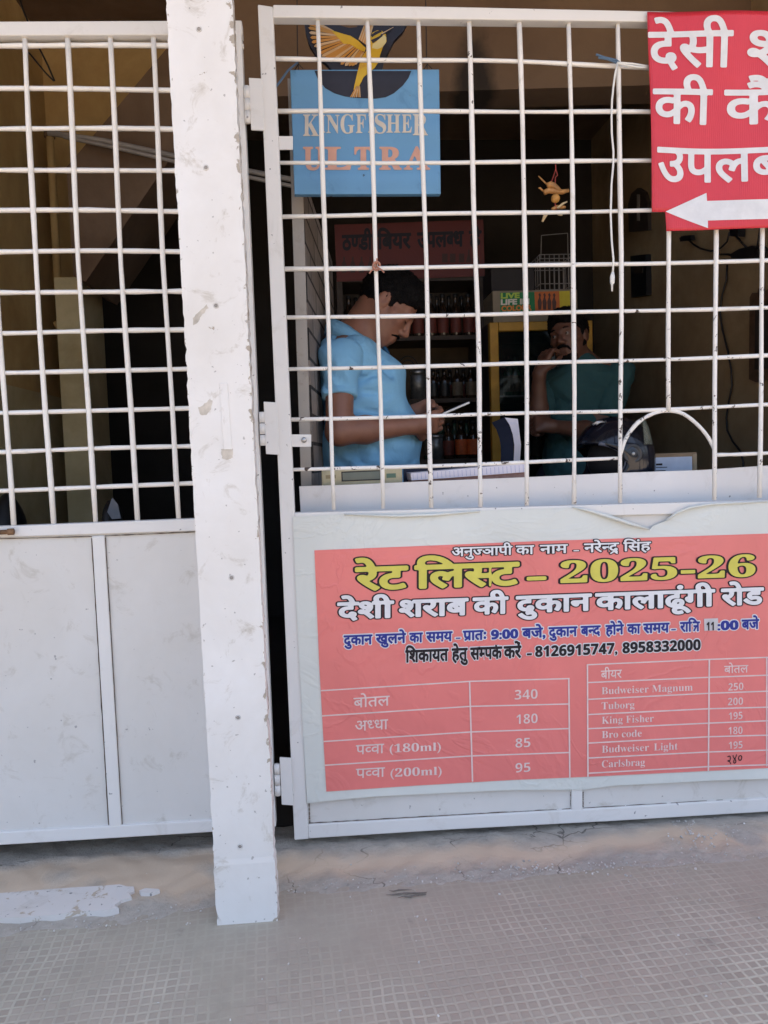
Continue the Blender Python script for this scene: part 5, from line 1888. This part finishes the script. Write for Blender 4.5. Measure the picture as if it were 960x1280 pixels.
sb = thing('switch_box', PW(798, 345, 0), 'dark switch box on the beige wall right of the white cord', 'switch')
on_wall([(788, 320), (789, 372), (808, 369), (807, 318)], 0.03, MB(), 0.03).build('case', M['black'], sb)
on_wall([(792, 330), (792, 342), (803, 341), (803, 329)], 0.034, MB(), 0.005).build('cover_plate', basic('brown_plate', (0.05, 0.035, 0.025), 0.5), sb)
wp = thing('wall_plaque', PW(800, 262, 0), 'dark arched plaque on the beige wall beside the red cloth banner', 'plaque')
on_wall([(786, 290), (785, 255), (789, 242), (797, 235), (805, 240), (809, 252), (810, 288)], 0.02, MB(), 0.02).build('plate', basic('plaque_brown', (0.045, 0.032, 0.025), 0.7), wp)
on_wall([(796, 243), (796, 276), (799, 276), (799, 243)], 0.023, MB(), 0.004).build('pale_stripe', M['dusty'], wp)
fm = thing('carved_frame', PW(948, 420, 0), 'carved dark wooden frame on the beige wall at the far right', 'frame')
on_wall([(937, 372), (940, 366), (946, 368), (948, 360), (953, 366), (962, 360), (975, 364), (976, 470), (968, 478), (955, 474), (945, 478), (936, 474)], 0.02, MB(), 0.02).build('wood_frame', basic('carved_wood', (0.09, 0.05, 0.03), 0.6, 0.3, 30), fm)
on_wall([(944, 382), (943, 462), (968, 460), (968, 380)], 0.0225, MB(), 0.004).build('picture', M['dark_wall'], fm)
ad = thing('power_adapter', PW(928, 315, 0), 'black power adapter with dangling leads under the red cloth banner', 'adapter')
on_wall([(912, 318), (924, 311), (940, 307), (947, 312), (945, 322), (930, 324), (914, 323)], 0.05, MB(), 0.05).build('case', M['black'], ad)
mb = MB()
for pts in ([(912, 290), (909, 302), (901, 310), (889, 314), (876, 311), (866, 305), (859, 298), (852, 296)], [(920, 295), (927, 303), (933, 309)], [(898, 318), (910, 318), (918, 320)], [(950, 285), (948, 300), (946, 312)]):
    mb.tube([PW(x, y, 0.04) for x, y in pts], 0.0045, 6)
mb.build('lead', M['black'], ad, True)
on_wall([(849, 297), (850, 302), (864, 300), (863, 294), (855, 295)], 0.05, MB(), 0.02).build('plug', M['black'], ad)
on_wall([(912, 284), (911, 295), (922, 296), (923, 284)], 0.04, MB(), 0.03).build('socket', M['black'], ad)
wl = tag(MB().tube([PW(x, y, 0.012) for x, y in ((909, 331), (908, 350), (902, 372), (900, 392), (903, 412), (910, 440), (914, 462), (915, 482), (911, 502), (908, 522), (909, 538), (916, 552), (926, 565), (929, 578), (929, 600))], 0.0045, 6).build('wall_cable', M['black'], None, True), 'black cable running down the beige wall below the adapter', 'cable')

# black sacks low behind the left gate
for (x0, x1, y0, yd, lab) in ((-25, 40, 616, 0.55, 'dark plastic sack low behind the left gate at the picture edge'), (118, 158, 622, 0.50, 'black crumpled sack with a painted highlight low behind the left gate')):
    p_, q_ = W(x0, y0, yd), W(x1, y0, yd)
    cx = (p_.x + q_.x) / 2
    rx = abs(q_.x - p_.x) / 2
    t = thing('plastic_sack', (cx, yd, 0.0), lab, 'sack')
    zt2 = p_.z
    so_ = sdf_object('sack_body', [ell((cx, yd, zt2 * 0.5), (rx, 0.13, zt2 * 0.5), 0.03), cone((cx - rx * 0.4, yd, 0.16), (cx + rx * 0.4, yd, 0.16), 0.12, 0.12, 0.05)], 0.012, M['black'], t,
                     post=lambda D, x, y, z: np.maximum(D + 0.012 * np.sin(31 * x + 17 * z) * np.sin(23 * z - 19 * y), 0.121 - z))
    if x0 > 0:
        MB().plate([(134, 640), (140, 622), (147, 630), (151, 648), (140, 649)], yd - 0.135, 0.004).build('fold_highlight', basic('sack_highlight_grey', (0.20, 0.20, 0.22), 0.4), t)  # pale plate paints a highlight on the black sack

# ================================================================== PEOPLE
def skin_mat(name, col):
    m, nt, b = new_mat(name)
    co = coords(nt)
    f = noise(nt, co, 18, 6, 0.6)
    c = mix(nt, ramp(nt, f, 0.3, 0.7), tuple(x * 0.85 for x in col), tuple(x * 1.1 for x in col))
    nt.links.new(c, b.inputs['Base Color'])
    b.inputs['Roughness'].default_value = 0.5
    b.inputs['Subsurface Weight'].default_value = 0.08
    b.inputs['Subsurface Radius'].default_value = (0.01, 0.004, 0.002)
    bump(nt, b, noise(nt, co, 260, 4), 0.12, 0.001)
    return m


def cloth_mat(name, col, weave=900, var=0.08):
    m, nt, b = new_mat(name)
    co = coords(nt)
    f = noise(nt, co, 7, 6, 0.6)
    c = mix(nt, ramp(nt, f, 0.3, 0.7), tuple(x * (1 - var) for x in col), tuple(x * (1 + var) for x in col))
    nt.links.new(c, b.inputs['Base Color'])
    b.inputs['Roughness'].default_value = 0.9
    b.inputs['Specular IOR Level'].default_value = 0.2
    h = mathn(nt, 'ADD', mathn(nt, 'MULTIPLY', noise(nt, co, weave, 2), 0.12), noise(nt, co, 11, 4, 0.5, 1.2))
    bump(nt, b, h, 0.7, 0.018)
    return m


M['skin'] = skin_mat('brown_skin', (0.27, 0.122, 0.078))
M['skin2'] = skin_mat('dark_brown_skin', (0.14, 0.064, 0.042))
M['hair'] = basic('black_hair', (0.006, 0.0055, 0.006), 0.7, 0.3, 90, 0, 0.9, 140, 0.12)
M['polo'] = cloth_mat('light_blue_pique', (0.27, 0.57, 0.83))
M['teal'] = cloth_mat('dark_teal_cotton', (0.045, 0.115, 0.125))
M['trouser'] = cloth_mat('dark_trousers', (0.03, 0.035, 0.06))
M['eyewhite'] = basic('eye_white', (0.24, 0.20, 0.18), 0.25, 0.02)
M['iris'] = basic('dark_iris', (0.012, 0.008, 0.006), 0.15, 0.1)
M['shoe'] = basic('dark_leather', (0.03, 0.022, 0.018), 0.5)
M['placket_cloth'] = cloth_mat('navy_placket', (0.03, 0.10, 0.20))  # dark navy cloth of the placket


class Head:
    def __init__(s, c, f, u, k=1.0):
        s.c = np.array(c, float)
        f = np.array(f, float)
        f /= np.linalg.norm(f)
        u = np.array(u, float)
        u -= f * (u @ f)
        u /= np.linalg.norm(u)
        s.R = np.stack([f, np.cross(u, f), u])   # rows: forward, left, up
        s.k = k

    def p(s, x, y, z):
        return s.c + s.k * (np.array([x, y, z]) @ s.R)

    def e(s, c, r, k):
        return ell(s.p(*c), np.array(r) * s.k, k, rot=s.R.T)

    def cn(s, a, b, r0, r1, k):
        return cone(s.p(*a), s.p(*b), r0 * s.k, r1 * s.k, k)

    def skin(s):
        P = [s.e((-0.008, 0, 0.028), (0.097, 0.076, 0.092), 0.02),
             s.e((0.030, 0, -0.040), (0.062, 0.060, 0.078), 0.03),
             s.cn((0.064, -0.012, -0.098), (0.064, 0.012, -0.098), 0.021, 0.021, 0.025)]
        for q in (-1, 1):
            P += [s.cn((0.0, 0.058 * q, -0.050), (0.050, 0.032 * q, -0.092), 0.018, 0.020, 0.03),      # jaw
                  s.cn((0.062, 0.046 * q, -0.022), (0.040, 0.060 * q, -0.018), 0.016, 0.014, 0.02),   # cheekbone
                  s.cn((0.080, 0.040 * q, 0.016), (0.088, 0.012 * q, 0.016), 0.010, 0.010, 0.014),    # brow
                  cut(s.e((0.098, 0.031 * q, -0.003), (0.016, 0.018, 0.011), 0.012)),                  # socket
                  s.e((0.076, 0.031 * q, -0.003), (0.0125, 0.0145, 0.0115), 0.004),                    # lids
                  s.e((0.096, 0.0135 * q, -0.042), (0.012, 0.009, 0.009), 0.008),                      # nostril wing
                  s.e((-0.012, 0.076 * q, -0.008), (0.022, 0.010, 0.034), 0.006),                      # ear
                  cut(s.e((-0.008, 0.088 * q, -0.004), (0.010, 0.008, 0.018), 0.006))]
        P += [s.cn((0.090, 0, 0.006), (0.109, 0, -0.034), 0.008, 0.0120, 0.012),
              s.cn((0.086, -0.018, -0.067), (0.086, 0.018, -0.067), 0.0085, 0.0085, 0.010),
              s.cn((0.083, -0.016, -0.080), (0.083, 0.016, -0.080), 0.0095, 0.0095, 0.010),
              cut(s.cn((0.1, -0.022, -0.0735), (0.1, 0.022, -0.0735), 0.0022, 0.0022, 0.003))]
        return P

    def hair(s, name, parent, slope=0.62, c0=-0.006, vol=1.0, k=0.006):
        fv, uv, lv, cc, kk = s.R[0], s.R[2], s.R[1], s.c, s.k

        def post(D, x, y, z):
            f = ((x - cc[0]) * fv[0] + (y - cc[1]) * fv[1] + (z - cc[2]) * fv[2]) / kk
            u = ((x - cc[0]) * uv[0] + (y - cc[1]) * uv[1] + (z - cc[2]) * uv[2]) / kk
            l = ((x - cc[0]) * lv[0] + (y - cc[1]) * lv[1] + (z - cc[2]) * lv[2]) / kk
            line_ = np.where(f > 0.0, slope * 1.0 * f + c0, np.maximum(slope * 1.0 * f + c0, -0.085))
            side = np.where((f > 0.004) & (f < 0.026), -0.028, 0) * (np.abs(l) > 0.055)      # sideburn
            g = (line_ + side - u + 0.005 * np.sin(90 * l + 3 * np.sin(70 * f)) * np.sin(130 * f)) * kk
            nz = 0.0026 * np.sin(210 * l + 60 * f) * np.sin(125 * f + 80 * u) + 0.002 * np.sin(300 * f + 140 * l) * np.sin(260 * u)
            return np.maximum(D + nz, g)
        return sdf_object(name, [s.e((-0.012, 0, 0.036), (0.107 * vol, 0.084 * vol, 0.100 * vol), 0.02), s.e((0.035, 0, 0.078), (0.066, 0.060, 0.045 * vol), 0.03)], 0.004, M['hair'], parent, post, smooth=1)

    def tufts(s, o, n, seed):
        "short strands rooted all over the hair so that its outline and edge are ragged"
        r = np.random.default_rng(seed)
        me = o.data
        off_ = np.array(ORIG.get(o.parent.name, Vector((0, 0, 0))))
        mb = MB()
        for i in r.integers(0, len(me.vertices), n):
            v = me.vertices[int(i)]
            p = np.array(v.co) + off_
            nn = np.array(v.normal)
            top = np.clip(nn @ s.R[2], 0, 1)
            d = s.R[0] * (0.9 * top) - s.R[2] * (1.0 - 0.8 * top) + r.normal(0, 0.25, 3)
            d -= nn * (d @ nn)
            d /= np.linalg.norm(d) + 1e-6
            L = r.uniform(0.007, 0.015)
            a = p - nn * 0.002
            mb.tube([a, a + d * L * 0.5 + nn * 0.0035, a + d * L + nn * r.uniform(0.001, 0.005)], [0.0013, 0.0011, 0.0003], 3)
        bm = bmesh.new()
        bm.from_mesh(me)
        vs0 = [bm.verts.new(np.array(q) - off_) for q in mb.v]
        for f in mb.f:
            bm.faces.new([vs0[k] for k in f])
        bm.to_mesh(me)
        bm.free()

    def eyes(s, parent, look=(1, 0, 0)):
        for q in (-1, 1):
            c = s.p(0.0812, 0.031 * q, -0.003)
            e = MB().ball(c, 0.0088 * s.k, 14).build('eye', M['eyewhite'], parent, True)
            g = np.array(look) @ s.R
            MB().ball(c + g * 0.0036 * s.k, 0.0064 * s.k, 10).build('iris', M['iris'], parent, True).parent = e

    def brows(s, parent):
        for q in (-1, 1):
            MB().tube([s.p(0.091, 0.012 * q, 0.018), s.p(0.0935, 0.026 * q, 0.024), s.p(0.086, 0.043 * q, 0.021)], [0.0035 * s.k, 0.0042 * s.k, 0.002 * s.k], 6).build('eyebrow', M['hair'], parent, True)


def hand(wrist, knuckle, normal, curl, thumb_side, k=1.0, spread=1.0):
    """palm from wrist to knuckles; normal = back of the hand; curl = (a1,a2,a3) bends in degrees towards the palm"""
    w, kn = np.array(wrist, float), np.array(knuckle, float)
    d = kn - w
    L = np.linalg.norm(d)
    d = d / L
    n = np.array(normal, float)
    n -= d * (n @ d)
    n /= np.linalg.norm(n)
    s = np.cross(d, n) * thumb_side      # towards the thumb
    P = [cone(w, w + d * L * 0.5, 0.026 * k, 0.028 * k, 0.02)]
    for i, off in enumerate((0.030, 0.010, -0.010, -0.029)):
        P.append(cone(w + d * 0.02 + s * off * 0.5, kn + s * off * k, 0.016 * k, 0.0125 * k, 0.012))
    for i, (off, ln) in enumerate(((0.031, 0.072), (0.0105, 0.080), (-0.0105, 0.075), (-0.030, 0.060))):
        p = kn + s * off * k
        a = 0.0
        for j, fr_ in enumerate((0.45, 0.32, 0.23)):
            a += math.radians(curl[j])
            q = p + (d * math.cos(a) - n * math.sin(a) + s * 0.08 * spread * (1.5 - i) * 0.4) * ln * fr_ * k
            P.append(cone(p, q, (0.0098 - 0.0008 * j) * k, (0.0092 - 0.0010 * j) * k, 0.004))
            p = q
    # thumb from the side of the palm near its base
    t0 = w + d * L * 0.25 + s * 0.024 * k
    t1 = t0 + (d * 0.6 + s * 0.75 - n * 0.35) * 0.045 * k
    t2 = t1 + (d * 0.9 + s * 0.05 - n * 0.5) * 0.034 * k
    t3 = t2 + (d * 0.85 - s * 0.25 - n * 0.45) * 0.026 * k
    P += [cone(t0, t1, 0.016 * k, 0.0125 * k, 0.01), cone(t1, t2, 0.0115 * k, 0.0105 * k, 0.004), cone(t2, t3, 0.0102 * k, 0.0085 * k, 0.004)]
    return P


# ------------------------------------------------------------------ the seller
YM = 0.62


def S(px, py, y=None):
    return np.array(W(px, py, YM if y is None else y))


def off(p, dx=0, dy=0, dz=0):
    return np.array(p) + np.array((dx, dy, dz))


ZF = 0.12
pelvis = S(455, 590)
seller = thing('person', (pelvis[0], YM, ZF), 'man in a light blue polo shirt looking down at a phone behind the counter', 'person')
hd = Head(S(484, 383), (0.74, -0.10, -0.67), (0.67, 0.05, 0.74), 1.045)
neckb = S(437, 428)
shR, shL = off(S(432, 446), dy=-0.165), off(S(440, 446), dy=0.165)
shR = np.array(W(425, 449, YM - 0.165))
elR = np.array(W(424, 540, YM - 0.235))
wrR = np.array(W(516, 532, YM - 0.16))
knR = np.array(W(544, 527, YM - 0.125))
elL = np.array(W(470, 540, YM + 0.21))
wrL = np.array(W(510, 519, YM + 0.0))
knL = np.array(W(536, 511, YM - 0.03))
P = hd.skin()
P += [cone(hd.p(-0.035, 0, -0.055), neckb, 0.055, 0.062, 0.03), cone(hd.p(0.0, 0, -0.075), off(neckb, 0.035, 0, 0.0), 0.048, 0.055, 0.03)]
P += [cone(neckb, S(450, 500), 0.06, 0.10, 0.04), cone(S(450, 500), pelvis, 0.10, 0.115, 0.05), cone(neckb, shR, 0.05, 0.046, 0.04), cone(neckb, shL, 0.05, 0.046, 0.04)]
for sh, el_, wr_ in ((shR, elR, wrR), (shL, elL, wrL)):
    mid = el_ + (wr_ - el_) * 0.35
    P += [cone(sh, el_, 0.050, 0.043, 0.03), cone(el_, mid, 0.042, 0.044, 0.02), cone(mid, wr_, 0.044, 0.027, 0.02)]
P += hand(wrR, knR, (0.25, -0.75, -0.35), (20, 45, 35), 1, 1.02)
P += hand(wrL, knL, (0.0, 0.75, 0.55), (25, 45, 35), -1, 1.02)
for q in (-1, 1):
    hp = off(pelvis, 0, 0.095 * q, -0.06)
    kn_ = off(hp, 0.02, 0.01 * q, -0.42)
    an = np.array((hp[0] - 0.02, YM + 0.11 * q, ZF + 0.09))
    P += [cone(hp, kn_, 0.08, 0.055, 0.04), cone(kn_, an, 0.052, 0.036, 0.02), cone(an, (an[0] + 0.15, an[1], ZF + 0.045), 0.034, 0.03, 0.02)]
sdf_object('body', P, 0.005, M['skin'], seller, smooth=1)
hd.tufts(hd.hair('hair', seller, 0.66, -0.004, 1.0), 1500, 3)
MB().tube([hd.p(0.0795, -0.044, -0.0075), hd.p(0.0885, -0.036, -0.0115), hd.p(0.0905, -0.027, -0.0115), hd.p(0.088, -0.019, -0.009)], [0.0009, 0.0016, 0.0016, 0.0009], 5).build('eyelashes', M['hair'], seller)
hd.brows(seller)
MB().tube([hd.p(0.079, -0.036, -0.072), hd.p(0.0885, -0.027, -0.064), hd.p(0.097, -0.012, -0.057), hd.p(0.099, 0, -0.056), hd.p(0.097, 0.012, -0.057), hd.p(0.088, 0.027, -0.064)], [0.002, 0.0035, 0.004, 0.004, 0.0035, 0.0015], 8).build('moustache', M['hair'], seller, True)


def fold(D, x, y, z):
    w = 0.0065 * np.sin(38 * (z + 0.5 * x + 0.02 * np.sin(20 * x))) * np.sin(9 * x + 3 * y) + 0.0035 * np.sin(22 * x - 30 * z + 4 * y) + 0.0065 * np.abs(np.sin(41 * z + 34 * x + 2 * np.sin(13 * x))) * np.sin(11 * z - 6 * x)
    return D + w


cut_dir = (elR - shR) / np.linalg.norm(elR - shR)
slv_end = np.array(W(427, 497, YM - 0.205))
slv_endL = shL + (elL - shL) * 0.52
# torso and sleeves of the polo shirt
T = [ell(S(451, 484), (0.122, 0.165, 0.165), 0.05), ell(S(472, 549), (0.158, 0.150, 0.145), 0.06), ell(S(446, 550), (0.125, 0.150, 0.18), 0.06), cone(off(S(440, 452), 0, -0.10, 0), off(S(440, 452), 0, 0.10, 0), 0.072, 0.072, 0.05),
     ell(S(421, 472), (0.066, 0.15, 0.125), 0.05), ell(S(483, 492), (0.072, 0.115, 0.13), 0.06), cone(neckb - (0.0, 0, 0.06), neckb - (0.016, 0, 0.0), 0.088, 0.066, 0.03),
     ell(neckb + np.array((-0.052, 0, -0.014)), (0.046, 0.085, 0.050), 0.03), cone(S(466, 580), S(466, 625), 0.155, 0.150, 0.06), cone(S(446, 580), S(446, 625), 0.135, 0.135, 0.06)]
for (x0, y0, d0, x1, y1, d1, r0) in ((436, 478, -0.155, 476, 466, -0.145, 0.007), (438, 490, -0.16, 482, 492, -0.14, 0.006), (446, 512, -0.155, 500, 520, -0.12, 0.005), (428, 560, -0.16, 470, 574, -0.165, 0.007), (436, 578, -0.155, 492, 583, -0.155, 0.008),
                                      (470, 566, -0.165, 515, 580, -0.11, 0.006), (470, 446, -0.10, 488, 470, -0.11, 0.004), (420, 576, -0.15, 446, 590, -0.155, 0.006)):
    T.append(cut(cone(W(x0, y0, YM + d0), W(x1, y1, YM + d1), r0, r0 * 0.4, 0.022)))
poly_main = sdf_object('polo_shirt', T, 0.0065, M['polo'], seller, post=lambda D, x, y, z: np.maximum(fold(D, x, y, z), S(460, 628)[2] - z), smooth=2)


def sleeve(sh, end, r0, r1):
    d = (end - sh) / np.linalg.norm(end - sh)

    def post(D, x, y, z):
        pl_ = (x - end[0]) * d[0] + (y - end[1]) * d[1] + (z - end[2]) * d[2]
        hem = 0.0022 * ((pl_ > -0.022) & (pl_ < 0.0)) - 0.002 * (np.abs(pl_ + 0.024) < 0.003)
        return np.maximum(fold(D, x, y, z) - hem, pl_)
    return sdf_object('sleeve', [cone(sh, end + d * 0.03, r0, r1, 0.03), ell(sh + np.array((0.012, 0.03, 0.004)), (0.072, 0.07, 0.068), 0.04)], 0.005, M['polo'], seller, post=post, smooth=1)


sleeve(shR, slv_end, 0.066, 0.060)
sleeve(shL, slv_endL, 0.066, 0.060)
# collar: a folded band round the neck
cen = neckb + np.array((0.012, 0, 0.010))
mb = MB()
nseg = 26
ring = []
for i in range(nseg + 1):
    a = math.radians(38 + (322 - 38) * i / nseg)
    ca, sa = math.cos(a), math.sin(a)
    drop = 0.040 * max(0, ca) + 0.006
    top = cen + np.array((0.070 * ca, 0.066 * sa, 0.024 - 0.050 * ca * 0.9))
    bot = cen + np.array((0.100 * ca + 0.004, 0.098 * sa, -0.022 - 0.048 * ca * 0.9 - drop * 0.5))
    ring.append((top, (top + bot) / 2 + np.array((0.008 * ca, 0.008 * sa, 0.006)), bot))
for t_ in ring:
    mb.v += [tuple(p_) for p_ in t_]
for i in range(nseg):
    for j in range(2):
        mb.f.append((i * 3 + j, i * 3 + j + 1, i * 3 + j + 4, i * 3 + j + 3))
co_ = mb.build('collar', M['polo'], seller, True)
md = co_.modifiers.new('thickness', 'SOLIDIFY')
md.thickness = 0.004
md.offset = 1
# placket
pk0, pk1 = S(478, 436), S(489, 462)
MB().tube([S(473, 430) + (0.012, -0.012, 0), S(481, 441) + (0.006, -0.02, 0), S(487, 456) + (0.005, -0.022, 0)], [0.006, 0.008, 0.006], 8).build('placket', M['placket_cloth'], seller, True)
TR = []
for q in (-1, 1):
    hp = off(pelvis, 0, 0.095 * q, -0.14)
    kn_ = off(hp, 0.02, 0.01 * q, -0.34)
    TR += [cone(hp, kn_, 0.105, 0.078, 0.03), cone(kn_, (hp[0] - 0.015, YM + 0.11 * q, ZF + 0.07), 0.078, 0.066, 0.03)]
TR += [cone(off(pelvis, 0, -0.05, -0.13), off(pelvis, 0, 0.05, -0.13), 0.12, 0.12, 0.05)]
sdf_object('trousers', TR, 0.01, M['trouser'], seller, post=lambda D, x, y, z: np.maximum(D, ZF + 0.03 - z))
for q in (-1, 1):
    sdf_object('shoe', [cone((pelvis[0] - 0.05, YM + 0.11 * q, ZF + 0.05), (pelvis[0] + 0.16, YM + 0.115 * q, ZF + 0.045), 0.048, 0.044, 0.02)], 0.008, M['shoe'], seller, post=lambda D, x, y, z: np.maximum(D, ZF + 0.001 - z))
# phone held in both hands
ph0, ph1 = np.array(W(541, 522, YM - 0.075)), np.array(W(579, 505.5, YM - 0.06))
dv = (ph1 - ph0)
dv /= np.linalg.norm(dv)
sv = np.array((0.12, 0.97, 0.12))
sv -= dv * (sv @ dv)
sv /= np.linalg.norm(sv)
nv = np.cross(sv, dv)
pc = (ph0 + ph1) / 2
phn = thing('smartphone', tuple(pc), 'thin smartphone held up in both hands of the man in blue', 'phone')
MB().obox(pc, (dv, sv, nv), (0.072, 0.036, 0.0038)).build('case', basic('phone_silver', (0.55, 0.57, 0.60), 0.25, 0.05, 20, 0.6), phn, bevel=0.0012)
MB().obox(pc - nv * 0.0041 * (1 if nv[2] < 0 else -1), (dv, sv, nv), (0.068, 0.033, 0.0005)).build('screen', M['black'], phn)

# ------------------------------------------------------------------ the second man
YM = 1.42
m2b = S(722, 590)
man2 = thing('person', (m2b[0], YM, ZF), 'bearded man in a dark teal shirt resting his chin on his hand by the fridge', 'person')
hd2 = Head(S(711, 421), (-0.66, -0.72, 0.02), (-0.08, 0.16, 0.98), 1.02)
nk = S(727, 458)
right = np.array((-0.66, 0.42, 0))     # his right hand side lies to the left in the picture
right = np.array((-0.80, 0.45, 0.0))
right /= np.linalg.norm(right)
sR, sL = nk + right * 0.155 + (0, -0.02, -0.075), nk - right * 0.165 + (0, -0.01, -0.055)
eR = np.array(W(672, 533, YM - 0.10))
wR = np.array(W(674, 468, YM - 0.17))
kR = np.array(W(681, 446, YM - 0.155))
eL = np.array(W(752, 541, YM - 0.10))
wL = np.array(W(690, 533, YM - 0.26))
kL = np.array(W(671, 530, YM - 0.265))
P = hd2.skin()
P += [cone(hd2.p(-0.03, 0, -0.055), nk, 0.055, 0.064, 0.03), cone(nk, S(727, 520), 0.06, 0.11, 0.05), cone(S(727, 520), m2b, 0.11, 0.12, 0.05), cone(nk, sR, 0.05, 0.046, 0.04), cone(nk, sL, 0.05, 0.046, 0.04)]
for sh, el_, wr_ in ((sR, eR, wR), (sL, eL, wL)):
    mid = el_ + (wr_ - el_) * 0.35
    P += [cone(sh, el_, 0.050, 0.043, 0.03), cone(el_, mid, 0.042, 0.043, 0.02), cone(mid, wr_, 0.043, 0.027, 0.02)]
P += hand(wR, kR, (-0.75, -0.35, -0.1), (15, 55, 45), 1)
P += hand(wL, kL, (-0.2, -0.7, 0.45), (70, 80, 50), 1)
for q in (-1, 1):
    hp = m2b + right * 0.095 * q + (0, 0, -0.06)
    kn_ = off(hp, 0, 0, -0.42)
    an = np.array((hp[0], hp[1], ZF + 0.09))
    P += [cone(hp, kn_, 0.08, 0.055, 0.04), cone(kn_, an, 0.052, 0.036, 0.02), cone(an, (an[0] - 0.09, an[1] - 0.11, ZF + 0.045), 0.034, 0.03, 0.02)]
sdf_object('body', P, 0.005, M['skin2'], man2, smooth=1)
hd2.tufts(hd2.hair('hair', man2, 0.60, 0.0, 1.0), 1200, 4)
hd2.brows(man2)
hd2.eyes(man2, (0.8, -0.35, 0.05))
MB().tube([hd2.p(0.080, -0.034, -0.078), hd2.p(0.091, -0.026, -0.063), hd2.p(0.099, -0.010, -0.056), hd2.p(0.099, 0.010, -0.056), hd2.p(0.091, 0.026, -0.063), hd2.p(0.080, 0.034, -0.078)], [0.004, 0.006, 0.007, 0.007, 0.006, 0.004], 8).build('moustache', M['hair'], man2, True)
sdf_object('beard', [hd2.cn((0.066, -0.018, -0.103), (0.066, 0.018, -0.103), 0.0225, 0.0225, 0.02)] + [hd2.cn((0.052, 0.034 * q, -0.092), (0.004, 0.061 * q, -0.045), 0.0205, 0.0185, 0.02) for q in (-1, 1)], 0.004, M['hair'], man2)
T = [ell(S(727, 492), (0.17, 0.135, 0.16), 0.05), ell(S(724, 555), (0.165, 0.15, 0.22), 0.06), cone(sR + (0, 0, -0.01), sL + (0, 0, -0.01), 0.072, 0.072, 0.05), cone(nk - (0, 0, 0.05), nk - (0, 0.01, 0.008), 0.09, 0.072, 0.03), cone(S(722, 590), S(722, 640), 0.155, 0.15, 0.05)]
sdf_object('shirt', T, 0.008, M['teal'], man2, post=lambda D, x, y, z: fold(D, x, y, z), smooth=2)
for sh, el_ in ((sR, eR), (sL, eL)):
    end = sh + (el_ - sh) * 0.74
    d = (el_ - sh) / np.linalg.norm(el_ - sh)
    sdf_object('sleeve', [cone(sh, end + d * 0.03, 0.072, 0.062, 0.03)], 0.006, M['teal'], man2, post=lambda D, x, y, z: np.maximum(fold(D, x, y, z), (x - end[0]) * d[0] + (y - end[1]) * d[1] + (z - end[2]) * d[2]))
mb = MB()
ring = []
for i in range(23):
    a = math.radians(25 + 310 * i / 22) + math.atan2(-0.72, -0.66)
    ca, sa = math.cos(a), math.sin(a)
    top = nk + np.array((0.068 * ca, 0.068 * sa, 0.03))
    bot = nk + np.array((0.096 * ca, 0.094 * sa, -0.012))
    mb.v += [tuple(top), tuple(bot)]
for i in range(22):
    mb.f.append((2 * i, 2 * i + 1, 2 * i + 3, 2 * i + 2))
cl = mb.build('collar', M['teal'], man2, True)
md = cl.modifiers.new('thickness', 'SOLIDIFY')
md.thickness = 0.004
TR = []
for q in (-1, 1):
    hp = m2b + right * 0.095 * q + (0, 0, -0.04)
    TR += [cone(hp, off(hp, 0, 0, -0.44), 0.105, 0.078, 0.03), cone(off(hp, 0, 0, -0.44), (hp[0], hp[1], ZF + 0.07), 0.078, 0.066, 0.03)]
sdf_object('trousers', TR, 0.012, M['trouser'], man2, post=lambda D, x, y, z: np.maximum(D, ZF + 0.03 - z))
for q in (-1, 1):
    hp = m2b + right * 0.095 * q
    sdf_object('shoe', [cone((hp[0] + 0.03, hp[1] + 0.03, ZF + 0.05), (hp[0] - 0.09, hp[1] - 0.12, ZF + 0.045), 0.048, 0.044, 0.02)], 0.008, M['shoe'], man2, post=lambda D, x, y, z: np.maximum(D, ZF + 0.001 - z))
